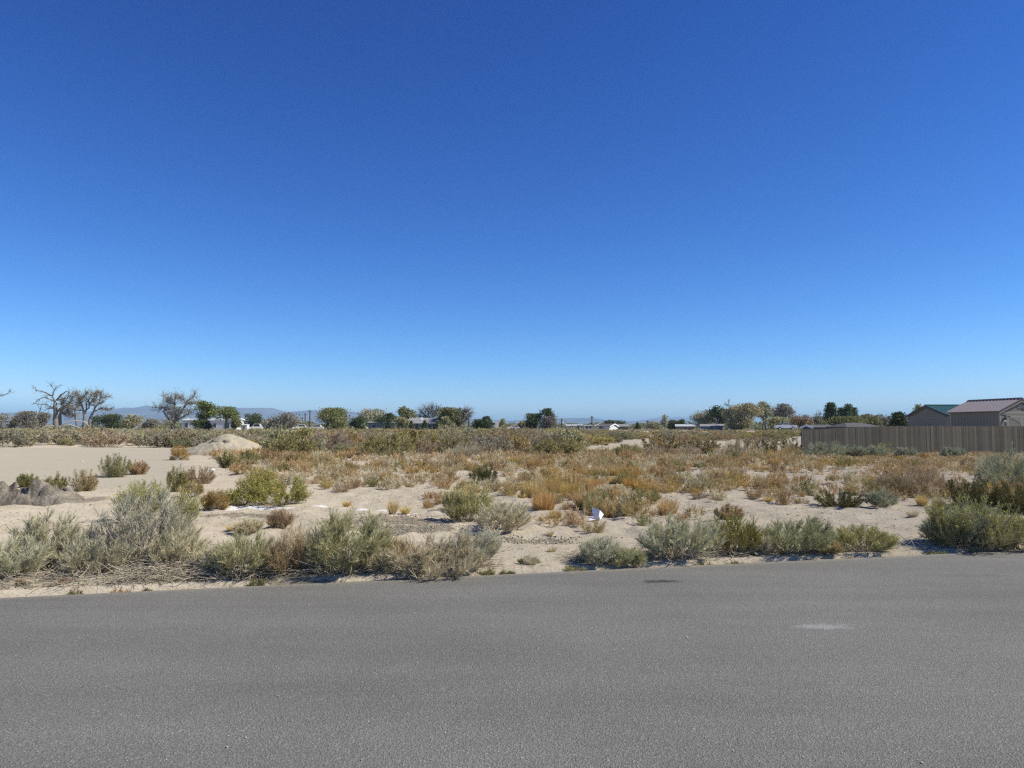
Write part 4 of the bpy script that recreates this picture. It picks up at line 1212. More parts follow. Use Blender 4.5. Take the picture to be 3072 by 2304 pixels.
# ------------------------------------------------------------------ litter
M_WHITE = simple_mat('white_sheet', (.80, .80, .79), rough=.6, noise=.04)
M_BLUEBAG = simple_mat('pale_blue_plastic', (.50, .58, .60), rough=.35, noise=.12, scale=20)
M_RED = simple_mat('red_wrapper', (.45, .10, .06), rough=.4, noise=.2, scale=30)
M_BLACK = simple_mat('black_print', (.02, .02, .022), rough=.4, noise=.1)
def trash():
    x, y, z = gpos(1790, 1566)
    o = empty('crumpled_sheet', (x, y, z))
    # a stiff white sheet folded along a ridge: right face to the sun, left face turned away
    s = y / F
    def P(px, py, dy): return ((px - 1790) * s, dy, (1566 - py) * s)
    def sheet(name, pts, fs):
        m = MB()
        th = Vector((0.0, .006, 0))
        n = len(pts)
        vs = [Vector(p) for p in pts] + [Vector(p) + th for p in pts]
        f2 = [tuple(f) for f in fs] + [tuple(i + n for i in reversed(f)) for f in fs]
        edges = {}
        for f in fs:
            for a, b in zip(f, f[1:] + f[:1]): edges[(a, b)] = 1
        f2 += [(b, a, a + n, b + n) for (a, b) in edges if (b, a) not in edges]
        m.add(vs, f2)
        return m.build(name, M_WHITE, o)
    sheet('sunlit_flap', [P(1791, 1535, .06), P(1800, 1538, .0), P(1812, 1551, .02), P(1800, 1565, -.06), P(1796, 1553, -.03)], [[0, 4, 1], [1, 4, 2], [2, 4, 3]])
    sheet('shaded_flap', [P(1780, 1533, .14), P(1790.4, 1535, .06), P(1795.4, 1553, -.03), P(1799.4, 1565, -.06), P(1783, 1562, .02), P(1779, 1548, .1)], [[0, 5, 1], [1, 5, 2], [2, 5, 4], [2, 4, 3]])
    sheet('lower_flap', [P(1765, 1560, .1), P(1782.4, 1562.4, .02), P(1797, 1565.4, -.05), P(1770, 1566, -.02)], [[0, 3, 1], [1, 3, 2]])
    tag(o, 'white folded sheet lying at the edge of the orange grass', 'litter')
    def crumple(name, px, py, w, h, mat, label, seed):
        x, y, z = gpos(px, py)
        rng = random.Random(seed)
        W, H = w * y / F, h * y / F
        m = MB()
        nu, nv = 9, 5
        vs = []
        for i in range(nu):
            for j in range(nv):
                a, b = i / nu * 2 * math.pi, j / (nv - 1) * math.pi
                k = rng.uniform(.7, 1.15)
                vs.append((W / 2 * k * math.cos(a) * math.sin(b), W * .35 * k * math.sin(a) * math.sin(b), H / 2 - H / 2 * math.cos(b) * rng.uniform(.85, 1.05)))
        fs = [(i * nv + j, ((i + 1) % nu) * nv + j, ((i + 1) % nu) * nv + j + 1, i * nv + j + 1) for i in range(nu) for j in range(nv - 1)]
        m.add(vs, fs)
        o = m.build(name, mat)
        o.location = (x, y, z - .004)
        if label: tag(o, label, 'litter')
        return o
    crumple('plastic_bag', 541, 1690, 30, 17, M_BLUEBAG, 'pale blue plastic bag caught under the twigs at the left', 1)
    crumple('paper_scrap', 638, 1420, 13, 9, M_WHITE, 'white scrap beside the brown-orange plumed weed', 2)
    crumple('paper_scrap', 781, 1397, 10, 8, M_WHITE, 'white scrap before the russet weeds right of the sand pile', 3)
    crumple('paper_scrap', 31, 1604, 14, 8, M_WHITE, 'white scrap under the low sagebrush at the left edge', 4)
    crumple('paper_scrap', 247, 1386, 7, 4, M_WHITE, 'tiny white scrap on the bare sand flat at the left', 6)
    crumple('paper_scrap', 275, 1742, 14, 6, M_WHITE, 'white scrap in the twigs at the roadside left', 7)
    x, y, z = gpos(3028, 1625)
    o = empty('snack_wrapper', (x, y, z))
    s = y / F
    def slab(name, mat, x0, x1, z0, z1, yy):
        m = MB(); rng = random.Random(x0 * 7 + z1)
        ps = []
        for i in range(4):
            for j in range(4):
                ps.append(((x0 + (x1 - x0) * i / 3 + rng.uniform(-1, 1)) * s, yy + rng.uniform(-.008, .008), (z0 + (z1 - z0) * j / 3 + rng.uniform(-.7, .7)) * s + .006))
        n = 16
        vs = ps + [(p[0], p[1] + .02, p[2]) for p in ps]
        fs = [(i * 4 + j, (i + 1) * 4 + j, (i + 1) * 4 + j + 1, i * 4 + j + 1) for i in range(3) for j in range(3)]
        fs += [tuple(k + n for k in reversed(f)) for f in fs]
        per = [0, 4, 8, 12, 13, 14, 15, 11, 7, 3, 2, 1]
        fs += [(b, a, a + n, b + n) for a, b in zip(per, per[1:] + per[:1])]
        m.add(vs, fs); m.build(name, mat, o)
    slab('red_side', M_RED, 1, 12, 2, 22, 0)
    slab('black_band', M_BLACK, -10, 1.5, 4, 18, .004)
    slab('white_corner', M_WHITE, -8, -2, 0, 4, -.02)
    tag(o, 'red, black and white snack wrapper on the sand at the right edge', 'litter')
trash()

# ------------------------------------------------------------------ fence
M_WOOD = simple_mat('weathered_board', (.165, .143, .108), rough=.9, noise=.42, scale=2.2, bump=.3, bscale=14, stretch=(9, 9, 1), spec=.1)
M_WOOD2 = simple_mat('weathered_post', (.17, .135, .11), rough=.9, noise=.2, scale=2.0, spec=.1)
def fence():
    A = Vector((xat(2405, 44.6), 44.6, 0)); B = Vector((xat(3330, 46.4), 46.4, 0))
    d = (B - A).normalized(); rz = math.atan2(d.y, d.x)
    root = empty('wooden_fence', (A.x, A.y, gz(A.x, A.y)), rz)
    tag(root, 'long weathered wooden board fence at the right of the lot', 'fence')
    w = .137
    m = MB()                           # one dog-eared board, base at z=0, 1 m tall
    c = .028
    m.prism([(-w / 2, 0), (w / 2, 0), (w / 2, 1 - c), (w / 2 - c, 1), (-w / 2 + c, 1), (-w / 2, 1 - c)], -.009, .009)
    me = bpy.data.meshes.new('board'); me.from_pydata(m.v, [], m.f); me.materials.append(M_WOOD); me.update()
    n = int((B - A).length / .1405)
    rng = random.Random(3)
    z0 = root.location.z
    ka = xat(2650, 45.5) - A.x
    for i in range(n):
        t = i * .1405 + w / 2
        x, y = A.x + d.x * t, A.y + d.y * t
        top = 1.535 + (1.765 - 1.535) * min(1, t / ka) + .006 * math.sin(t * .9) + rng.uniform(-.012, .012)
        zb = gz(x, y) - .04
        o = link('board', me, root)
        o.location = (t, rng.uniform(-.004, .004), zb - z0)
        o.rotation_euler = (0, rng.uniform(-.004, .004), rng.uniform(-.05, .05))
        o.scale = (1, 1, top - zb)
    for i in range(int((B - A).length / 2.4) + 1):
        t = .06 + i * 2.4
        x, y = A.x + d.x * t, A.y + d.y * t
        zb = gz(x, y) - .3
        top = 1.49 + (1.70 - 1.49) * min(1, t / ka)
        MB().box(t - .045, t + .045, .052, .142, zb - z0, top - z0).build('post', M_WOOD2, root)
    Lf = (B - A).length
    for hz in (.25, .9, 1.38):
        m = MB()
        for a, b in ((0, ka), (ka, Lf)):
            za, zb_ = (-.23 + hz, hz) if a == 0 else (hz, hz)
            m.add([(a, .013, za - z0), (b, .013, zb_ - z0), (b, .05, zb_ - z0), (a, .05, za - z0), (a, .013, za + .09 - z0), (b, .013, zb_ + .09 - z0), (b, .05, zb_ + .09 - z0), (a, .05, za + .09 - z0)],
                  [(3, 2, 1, 0), (4, 5, 6, 7), (0, 1, 5, 4), (1, 2, 6, 5), (2, 3, 7, 6), (3, 0, 4, 7)])
        m.build('rail', M_WOOD2, root)
fence()

# ------------------------------------------------------------------ shed and house behind the fence
M_SIDING = simple_mat('beige_siding', (.175, .166, .135), rough=.8, noise=.05, scale=2)
M_TRIM = simple_mat('beige_trim', (.27, .255, .21), rough=.7, noise=.05)
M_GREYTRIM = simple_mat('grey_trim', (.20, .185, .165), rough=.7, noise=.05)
M_DARKTRIM = simple_mat('dark_fascia', (.07, .06, .06), rough=.6, noise=.1)
M_TANROOF = simple_mat('tan_metal_roof', (.31, .262, .245), rough=.45, noise=.06, spec=.4)
M_GREENROOF = simple_mat('green_metal_roof', (.04, .105, .086), rough=.4, noise=.08, spec=.4)
M_GREYSIDE = simple_mat('grey_siding', (.18, .17, .142), rough=.8, noise=.05)
M_BLACKMETAL = simple_mat('black_lamp_metal', (.015, .015, .016), rough=.4, noise=.05)
M_GLASS = simple_mat('dark_window_glass', (.03, .035, .045), rough=.08, noise=.1, spec=.6)
M_WTRIM = simple_mat('white_trim', (.75, .74, .72), rough=.6, noise=.04)

def slope_panels(root, name, mat, length, half, eave, rise, over, side, width, pre='roof_panel', axis='y', t=.03):
    """ribbed metal sheets side by side on one slope, ridge along local y"""
    n = max(2, round(length / width))
    w = length / n
    L = math.hypot(half + over, (half + over) * rise / half)
    ang = math.atan2(rise, half)
    me = bpy.data.meshes.new(pre)
    rib = .035
    prof = [(0.002, 0), (w - .002, 0), (w - .002, t), (.05, t), (.038, t + rib), (.012, t + rib), (.002, t)]
    m = MB()
    k = len(prof)
    vs = [(0, y, z) for y, z in prof] + [(L, y, z) for y, z in prof]
    fs = [tuple(range(k)), tuple(range(2 * k - 1, k - 1, -1))] + [(i, i + k, (i + 1) % k + k, (i + 1) % k) for i in range(k)]
    me.from_pydata(vs, [], [tuple(reversed(f)) for f in fs]); me.materials.append(mat); me.update()
    return n, w, me, ang, L

def gable_building(name, label, cat, loc, rz, W, L, eave, ridge, wall, roofm, panel=None, over=.22, gover=.2, trim=None, ribs=True):
    """local x across the gable (0..W), y along the ridge (0..L)"""
    root = empty(name, loc, rz)
    tag(root, label, cat)
    h = W / 2
    MB().prism([(0, -.2), (W, -.2), (W, eave), (h, ridge), (0, eave)], 0, L).build('wall', wall, root)
    rise = ridge - eave
    roof = MB()
    for sgn in (-1, 1):
        ex, ez = h + sgn * (h + over), eave - over * rise / h
        nx, nz = sgn * rise / math.hypot(h, rise), h / math.hypot(h, rise)
        a = (h, ridge + .012); b = (ex, ez + .012)
        p = [a, b, (b[0] + nx * .05, b[1] + nz * .05), (a[0], a[1] + .05 / nz)]
        roof.prism(p if sgn < 0 else p[::-1], -gover, L + gover)
    r = roof.build('roof', M_DARKTRIM if panel else roofm, root)
    if panel:
        for sgn in (-1, 1):
            n, w, me, ang, Ls = slope_panels(root, name, roofm, L + 2 * gover, h, eave, rise, over, sgn, panel)
            nx, nz = sgn * rise / math.hypot(h, rise), h / math.hypot(h, rise)
            for i in range(n):
                o = link('roof_panel', me, r)
                off = .07
                if sgn > 0:
                    o.location = (h + nx * off, -gover + i * w, ridge + .012 + nz * off)
                    o.rotation_euler = (0, ang, 0)
                else:
                    o.location = (h + nx * off, -gover + (i + 1) * w, ridge + .012 + nz * off)
                    o.rotation_euler = (0, ang, math.pi)
        MB().prism([(h - .16, ridge + .10 - .16 * rise / h + .06), (h + .16, ridge + .10 - .16 * rise / h + .06), (h + .16, ridge + .115 - .16 * rise / h + .06), (h, ridge + .19), (h - .16, ridge + .115 - .16 * rise / h + .06)], -gover - .01, L + gover + .01).build('ridge_cap', M_DARKTRIM if roofm is M_TANROOF else roofm, r)
    return root, r

def shed():
    C = (xat(3000, 55.0), 55.0)
    z = gz(*C)
    W, L, eave, ridge = 3.76, 4.75, zat(1229, 55) - z, zat(1194, 55.4) - z - .15
    root, roof = gable_building('garden_shed', 'beige shed with tan ribbed metal roof and double doors behind the fence', 'shed', (C[0], C[1], z), R(11.0), W, L, eave - .12, ridge, M_SIDING, M_TANROOF, panel=.31, over=.16, gover=.14)
    e = eave - .12
    MB().box(-.012, .09, -.03, .09, -.1, e - .02).build('corner_board', M_TRIM, root)
    MB().box(W - .09, W + .012, -.03, .09, -.1, e - .02).build('corner_board', M_TRIM, root)
    MB().box(-.012, .09, L - .09, L + .03, -.1, e - .02).build('corner_board', M_TRIM, root)
    MB().box(.095, W - .095, -.035, -.002, e - .16, e - .01).build('frieze_board', M_TRIM, root)
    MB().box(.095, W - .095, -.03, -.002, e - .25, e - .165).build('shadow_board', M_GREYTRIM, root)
    for s in (-1, 1):                  # rake boards
        h = W / 2; rs = (ridge - e)
        p = [(h, ridge - .03), (h + s * (h + .1), e - .03 - .1 * rs / h), (h + s * (h + .1), e - .15 - .1 * rs / h), (h, ridge - .15)]
        MB().prism(p if s > 0 else p[::-1], -.137, -.11).build('rake_board', M_GREYTRIM, root)
    # siding grooves on the gable and side: battens
    for i in range(15):
        MB().box(-.014, -.001, .18 + i * .31, .205 + i * .31, -.1, e - .03).build('batten', M_SIDING, root)
    d0, d1 = .62, W - .62
    MB().box(d0 - .09, d0, -.04, -.002, -.05, e - .30).build('door_frame', M_GREYTRIM, root)
    MB().box(d1, d1 + .09, -.04, -.002, -.05, e - .30).build('door_frame', M_GREYTRIM, root)
    MB().box(d0 - .09, d1 + .09, -.045, -.002, e - .297, e - .257).build('door_frame', M_TRIM, root)
    mid = (d0 + d1) / 2
    for a, b, s in ((d0 + .01, mid - .008, 1), (mid + .008, d1 - .01, -1)):
        dr = MB().box(a, b, -.025, -.002, 0, e - .31).build('door', M_SIDING, root)
        MB().box(a, a + .1, -.04, -.026, 0, e - .31).build('door_stile', M_TRIM, dr)
        MB().box(b - .1, b, -.04, -.026, 0, e - .31).build('door_stile', M_TRIM, dr)
        MB().box(a + .102, b - .102, -.04, -.026, e - .43, e - .31).build('door_rail', M_TRIM, dr)
        # arched brace under the top rail
        top = e - .432
        ar = [(a + .104, top)] + [(a + .104 + (b - a - .208) * k / 8, top - .09 - .38 * (1 - math.sin(math.pi / 2 * (k / 8 if s < 0 else 1 - k / 8)))) for k in range(9)] + [(b - .104, top)]
        MB().prism(ar[::-1] if False else ar, -.038, -.027).build('door_arch', M_GREYTRIM, dr)
        MB().box(a + (.02 if s > 0 else b - a - .3), a + (.28 if s > 0 else b - a - .02), -.055, -.041, e - .40, e - .36).build('hinge', M_BLACKMETAL, dr)
    la = empty('lamp', (.34, -.005, e - .62)); la.parent = root
    MB().box(-.05, .05, -.03, 0, -.07, .09).build('lamp_plate', M_BLACKMETAL, la)
    MB().prism([(-.09, -.02), (.09, -.02), (.06, .10), (-.06, .10)], -.20, -.032).build('lamp_hood', M_BLACKMETAL, la)
    MB().prism([(-.06, -.13), (.06, -.13), (.075, -.022), (-.075, -.022)], -.18, -.05).build('lamp_glass', M_WTRIM, la)
    h = W / 2
    MB().prism([(h - .26, ridge - .62), (h + .26, ridge - .62), (h + .26, ridge - .42), (h, ridge - .30), (h - .26, ridge - .42)], -.03, -.002).build('gable_vent', M_TRIM, root)
    # green-roofed house, gable to the left
    Y0 = 70.0
    X0 = xat(2845, Y0)
    z = gz(X0, 73)
    W = 7.0
    eave = zat(1247.5, 73.5) - z; ridge = zat(1219, 73.5) - z
    # local x runs back (+Y), local y runs left (-X): rotate by +90 deg, mirrored by starting at the far end
    root, roof = gable_building('garage_building', 'grey building with green metal roof left of the beige shed', 'building', (X0 + 9.0, Y0, z), R(90), W, 9.0, eave, ridge, M_GREYSIDE, M_GREENROOF, panel=.42, over=.3, gover=.22)
    MB().box(.0, W, 9.002, 9.03, eave - .02, eave + .05).build('belt_board', M_GREYTRIM, root)
    for s in (0, 1):
        MB().box(-.02 if s == 0 else W - .1, .1 if s == 0 else W + .02, 8.9, 9.035, -.1, eave - .05).build('corner_board', M_GREYTRIM, root)
    for s in (-1, 1):
        h = W / 2; rs = ridge - eave
        p = [(h, ridge), (h + s * (h + .28), eave - .28 * rs / h), (h + s * (h + .28), eave - .13 - .28 * rs / h), (h, ridge - .13)]
        MB().prism(p if s > 0 else p[::-1], 9.19, 9.215).build('rake_board', M_DARKTRIM, root)
    MB().box(-.32, -.02, 8.3, 8.6, 1.85, 2.15).build('meter_box', M_WTRIM, root)
shed()

# ------------------------------------------------------------------ far houses
def far_house(name, label, px0, px1, yr, ye, yb, Y, depth, wall, roofm, rz=0.0, gable_side=None, trim=None, over=.4, windows=(), chimney=False, hip=False):
    """ridge runs across the view; px0..px1 is the roof's width"""
    x0, x1 = xat(px0, Y), xat(px1, Y)
    L = x1 - x0 - 2 * over
    z = gz((x0 + x1) / 2, Y)
    eave, ridge = zat(ye, Y) - z, zat(yr, Y + depth / 2) - z
    root = empty(name, ((x0 + x1) / 2, Y, z), rz)
    tag(root, label, 'house')
    h = depth / 2
    a, b = -L / 2, L / 2
    hp = min(h * .9, L * .3) if hip else 0
    # walls with gable tops
    vs = [(a, 0, -.5), (b, 0, -.5), (b, depth, -.5), (a, depth, -.5), (a, 0, eave), (b, 0, eave), (b, depth, eave), (a, depth, eave)]
    fs = [(0, 1, 5, 4), (1, 2, 6, 5), (2, 3, 7, 6), (3, 0, 4, 7), (4, 5, 6, 7)]
    if not hip:
        vs += [(a, h, ridge - .03), (b, h, ridge - .03)]
        fs = fs[:4] + [(4, 8, 7), (5, 6, 9)] + [(4, 5, 9, 8), (6, 7, 8, 9)]
    MB().add(vs, fs).build('wall', wall, root)
    dz = over * (ridge - eave) / h
    t = .12
    A, B = a - over, b + over
    lo = [(A, -over, eave - dz), (B, -over, eave - dz), (B, depth + over, eave - dz), (A, depth + over, eave - dz), (A + hp, h, ridge), (B - hp, h, ridge)]
    n = 6
    vs = [(x, y, z_ + .02) for x, y, z_ in lo] + [(x, y, z_ + t + .02) for x, y, z_ in lo]
    up = [(6, 7, 11, 10), (8, 9, 10, 11), (7, 8, 11), (9, 6, 10)]
    dn = [(4, 5, 1, 0), (5, 4, 3, 2)]
    sd = [(0, 1, 7, 6), (2, 3, 9, 8)]
    if hip:
        sd += [(1, 2, 8, 7), (3, 0, 6, 9)]; dn += [(1, 5, 2), (3, 4, 0)]
    else:
        up = up[:2]
        sd += [(0, 6, 10, 4), (4, 10, 9, 3), (1, 5, 11, 7), (5, 2, 8, 11)]
    rf = MB().add(vs, up + dn + sd).build('roof', roofm, root)
    if trim and not hip:
        for s in (-1, 1):
            X = A - .03 if s < 0 else B + .03
            for q in (0, 1):
                y0 = -over if q == 0 else depth + over
                MB().add([(X, y0, eave - dz - .12), (X, h, ridge - .12), (X, h, ridge + .2), (X, y0, eave - dz + .2), (X + .06 * s, y0, eave - dz - .12), (X + .06 * s, h, ridge - .12), (X + .06 * s, h, ridge + .2), (X + .06 * s, y0, eave - dz + .2)],
                         [(0, 1, 2, 3), (7, 6, 5, 4), (0, 4, 5, 1), (1, 5, 6, 2), (2, 6, 7, 3), (3, 7, 4, 0)]).build('gable_trim', trim, rf)
    for wx, ww, z0, z1 in windows:
        cx = a + wx * L
        f = MB().box(cx - ww / 2 - .08, cx + ww / 2 + .08, -.05, -.002, z0 - .08, z1 + .08).build('window', trim or M_WTRIM, root)
        MB().box(cx - ww / 2, cx + ww / 2, -.065, -.052, z0, z1).build('pane', M_GLASS, f)
    if chimney:
        MB().box(L * .2, L * .2 + .6, h - .3, h + .3, eave, ridge + .9).build('chimney', M_CHIM, rf)
    return root
M_CHIM = simple_mat('chimney_brick', (.30, .24, .20), noise=.2)
M_GREYROOF = simple_mat('grey_shingle', (.24, .235, .225), rough=.9, noise=.15, scale=1.5)
M_PALEROOF = simple_mat('pale_metal_roof', (.46, .48, .46), rough=.5, noise=.06)
M_DARKROOF = simple_mat('dark_shingle', (.10, .095, .09), rough=.9, noise=.2, scale=1.5)
M_WHITEWALL = simple_mat('white_metal_wall', (.62, .63, .64), rough=.6, noise=.12, scale=1.2, stretch=(6, 6, .4))
M_GREENWALL = simple_mat('green_wall', (.08, .10, .07), rough=.8, noise=.1)
M_TEALWALL = simple_mat('teal_wall', (.12, .17, .18), rough=.8, noise=.1)
M_BLUEWALL = simple_mat('blue_wall', (.09, .17, .36), rough=.7, noise=.08)
M_TANWALL = simple_mat('tan_wall', (.42, .36, .30), rough=.8, noise=.1)
M_BROWNWALL = simple_mat('brown_wall', (.20, .155, .13), rough=.8, noise=.1)
def far_houses():
    o = far_house('metal_barn', 'long white metal building behind the green tree at the left', 545, 706, 1257, 1262, 1287, 205, 9, M_WHITEWALL, M_PALEROOF, trim=M_WTRIM, windows=((.08, .9, .8, 2.0), (.62, .9, .9, 1.9), (.85, 1.4, .6, 2.2)), over=.15)
    far_house('house', 'low dark house with a white metal roof left of centre', 1103, 1187, 1264.5, 1268, 1278, 230, 7, M_TEALWALL, M_PALEROOF, windows=((.2, 1.2, .8, 1.6), (.7, 1.4, .8, 1.6)), over=.3)
    h = far_house('house', 'green house with a grey shingle roof left of centre', 1222, 1308, 1255, 1270, 1279, 200, 8, M_GREENWALL, M_GREYROOF, windows=((.15, 1.2, .7, 1.6), (.5, 1.4, .7, 1.6), (.82, 1.1, .7, 1.6)), over=.3)
    L = 6.5
    for k, fx in enumerate((-.42, -.27, -.1, .1, .4)):
        z_ = zat(1255.5, 203) - h.location.z
        MB().tube([(fx * 7.3, 3.9, z_ - .1), (fx * 7.3, 3.9, z_ + .35)], [.09, .09], 8).build('roof_vent', M_WTRIM, h)
    d = MB()
    ring = [(.45 * math.cos(a / 8 * 2 * math.pi), .45 * math.sin(a / 8 * 2 * math.pi)) for a in range(8)]
    d.add([(x, -.10, y) for x, y in ring] + [(x * .98, -.04, y * .98) for x, y in ring] + [(0, .06, 0)], [tuple(range(7, -1, -1))] + [(i, (i + 1) % 8, (i + 1) % 8 + 8, i + 8) for i in range(8)] + [(i + 8, (i + 1) % 8 + 8, 16) for i in range(8)])
    dish = d.build('satellite_dish', M_WTRIM, h)
    dish.location = (-.2, 2.1, zat(1258.5, 202) - h.location.z + .15); dish.rotation_euler = (R(-20), 0, 0)
    far_house('house', 'low tan house with a pale roof near the tall pole right of centre', 1698, 1752, 1274.5, 1278, 1287, 240, 8, M_TANWALL, M_PALEROOF, windows=((.25, 1.1, .5, 1.4), (.75, 1.2, .4, 1.6)), over=.3)
    far_house('house', 'small white house just left of the tall power pole', 1751, 1779, 1276, 1279, 1287, 236, 6, M_WHITEWALL, M_GREYROOF, windows=((.3, .9, .5, 1.3), (.75, .9, .5, 1.3)), over=.25)
    far_house('house', 'dark-roofed house with a white gable right of the tall power pole', 1783, 1832, 1272.5, 1280, 1287, 232, 8, M_WHITEWALL, M_DARKROOF, trim=M_WTRIM, rz=R(-28), windows=((.4, 1.3, .3, 1.2),), over=.3)
    far_house('house', 'grey-roofed house behind the brush right of centre', 1830, 1888, 1273.5, 1280, 1288, 238, 8, M_BROWNWALL, M_GREYROOF, rz=R(-8), over=.4, windows=((.3, 1.2, .3, 1.1), (.7, 1.2, .3, 1.1)))
    far_house('house', 'brown house with a pale metal roof left of the blue house', 2026, 2086, 1274, 1279.5, 1288, 225, 8, M_BROWNWALL, M_PALEROOF, rz=R(-12), over=.4, windows=((.5, 1.3, .3, 1.1),), chimney=True)
    far_house('house', 'small blue house with a grey roof and white gable trim', 2102, 2171, 1273.5, 1279.5, 1289, 215, 8, M_BLUEWALL, M_GREYROOF, trim=M_WTRIM, rz=R(-14), over=.4, windows=((.3, 1.0, .1, 1.0), (.65, 1.0, .1, 1.0)), chimney=True)
    far_house('house', 'brown house with white gable trim behind the end of the fence', 2440, 2500, 1277, 1284, 1292, 120, 7, M_BROWNWALL, M_DARKROOF, trim=M_WTRIM, rz=R(-6), over=.3, windows=((.5, 1, .3, 1.0),))
    far_house('house', 'wide dark grey shingle roof of a house behind the fence', 2538, 2646, 1271, 1282, 1292, 112, 7, M_BROWNWALL, M_DARKROOF, hip=True, over=.4)
    # small white outbuildings and vehicles far off
    for px0, px1, yt, yb, Y, lab in ((722, 741, 1275, 1287, 205, 'small white shed right of the metal building'), (696, 703, 1274, 1284, 203, 'narrow white cabinet at the end of the metal building')):
        x0, x1 = xat(px0, Y), xat(px1, Y); z = gz(x0, Y)
        t = zat(yt, Y)
        o = empty('small_shed', ((x0 + x1) / 2, Y, z)); w = x1 - x0
        MB().box(-w / 2, w / 2, 0, w, -.2, t - z).build('wall', M_WHITEWALL, o)
        MB().add([(-w / 2 - .08, -.1, t - z), (w / 2 + .08, -.1, t - z), (w / 2 + .08, w + .1, t - z + .15), (-w / 2 - .08, w + .1, t - z + .15), (-w / 2 - .08, -.1, t - z + .07), (w / 2 + .08, -.1, t - z + .07), (w / 2 + .08, w + .1, t - z + .22), (-w / 2 - .08, w + .1, t - z + .22)],
                 [(3, 2, 1, 0), (4, 5, 6, 7), (0, 1, 5, 4), (1, 2, 6, 5), (2, 3, 7, 6), (3, 0, 4, 7)]).build('roof', M_WTRIM, o)
        MB().box(-w * .2, w * .2, -.03, -.002, -.1, (t - z) * .8).build('door', M_GREYSIDE, o)
        tag(o, lab, 'shed')
far_houses()

# ------------------------------------------------------------------ vehicles far off
M_CAR = simple_mat('white_car_paint', (.78, .78, .77), rough=.25, noise=.03, spec=.5)
M_TYRE = simple_mat('tyre_rubber', (.02, .02, .02), rough=.8, noise=.1)
M_CHROME = simple_mat('lamp_lens', (.5, .08, .05), rough=.2, noise=.05)
def wheels(root, xs, w, r):
    for x in xs:
        for s in (-1, 1):
            t = MB().tube([(x, s * w - .11, r), (x, s * w + .11, r)], [r, r], 14).build('wheel', M_TYRE, root)
            MB().tube([(x, s * (w + .112) - .01, r), (x, s * (w + .112) + .01, r)], [r * .55, r * .55], 10).build('rim', M_WTRIM, t)
def pickup():
    Y = 184
    x0, x1 = xat(2326, Y), xat(2388, Y)
    z = gz((x0 + x1) / 2, Y)
    o = empty('pickup_truck', ((x0 + x1) / 2, Y, z + .35), R(-4))
    L = x1 - x0
    a = -L / 2
    MB().prism([(a, .45), (a + .1, .4), (L / 2, .4), (L / 2, 1.15), (L * .13, 1.15), (L * .13, 1.13), (-L * .2, 1.18), (a + .25, 1.05), (a, .95)], -.95, .95).build('body', M_CAR, o)
    MB().prism([(-L * .2, 1.19), (L * .125, 1.19), (L * .11, 1.72), (-L * .09, 1.75)], -.82, .82).build('cab', M_CAR, o)
    for p0, p1 in (((-.165, -.03), (-.09, -.02)), ((-.01, .105), (0.0, .095))):
        MB().prism([(L * p0[0], 1.24), (L * p0[1], 1.24), (L * p1[1], 1.64), (L * p1[0], 1.64)], -.835, -.822).build('side_window', M_GLASS, o)
    MB().add([(-L * .205, -.7, 1.24), (-L * .205, .7, 1.24), (-L * .105, .7, 1.70), (-L * .105, -.7, 1.70)], [(0, 1, 2, 3)]).build('windshield', M_GLASS, o)
    MB().box(L * .15, L * .48, -.8, .8, 1.152, 1.17).build('bed', M_TYRE, o)
    MB().box(a - .02, a + .06, -.75, -.45, .7, .88).build('headlight', M_WTRIM, o)
    MB().box(a - .02, a + .06, .45, .75, .7, .88).build('headlight', M_WTRIM, o)
    MB().box(L / 2 - .02, L / 2 + .03, -.93, -.75, .75, 1.05).build('tail_light', M_CHROME, o)
    MB().box(L * .2, L * .3, -.955, -.951, .8, .9).build('door_handle', M_TYRE, o)
    wheels(o, (-L * .32, L * .3), .85, .38)
    tag(o, 'white pickup truck parked beyond the end of the fence', 'truck')
    def car(px, Y, L, lab, rz, name='car', H=1.45):
        x = xat(px, Y); z = gz(x, Y)
        o = empty(name, (x, Y, z + .1), R(rz))
        if name == 'camper_trailer':
            MB().prism([(-L / 2, .55), (L / 2, .55), (L / 2, 2.3), (L / 2 - .4, 2.6), (-L / 2 + .3, 2.6), (-L / 2, 2.1)], -1.1, 1.1).build('body', M_CAR, o)
            for wx in (-.3, .12): MB().box(L * wx, L * wx + .9, -1.115, -1.102, 1.5, 2.1).build('window', M_GLASS, o)
            MB().box(L * .28, L * .28 + .65, -1.115, -1.102, .7, 2.3).build('door', M_WTRIM, o)
            wheels(o, (0.0,), .95, .33)
        else:
            MB().prism([(-L / 2, .35), (L / 2, .35), (L / 2, .85), (L * .42, .95), (-L * .25, .95), (-L / 2, .75)], -.85, .85).build('body', M_CAR, o)
            MB().prism([(-L * .25, .96), (L * .4, .96), (L * .3, H), (-L * .1, H)], -.75, .75).build('cabin', M_CAR, o)
            MB().prism([(-L * .19, 1.0), (L * .33, 1.0), (L * .26, H - .08), (-L * .09, H - .08)], -.765, -.752).build('side_window', M_GLASS, o)
            wheels(o, (-L * .3, L * .3), .75, .32)
        tag(o, lab, 'trailer' if name == 'camper_trailer' else 'car')
    car(900, 215, 4.3, 'white car left of the power poles, half hidden by brush', 20, H=1.6)
    car(949, 228, 4.2, 'white car at the left foot of the round tree', 0)
    car(768, 210, 3.6, 'white van shape right of the small white shed', 10, H=1.75)
    car(1491, 215, 5.0, 'white camper trailer among the dark trees at the centre', 5, 'camper_trailer')
    car(1540, 225, 3.8, 'white car right of the camper trailer', 8)
    car(1082, 225, 3.9, 'white car left of the low house with the white roof', 0)
pickup()
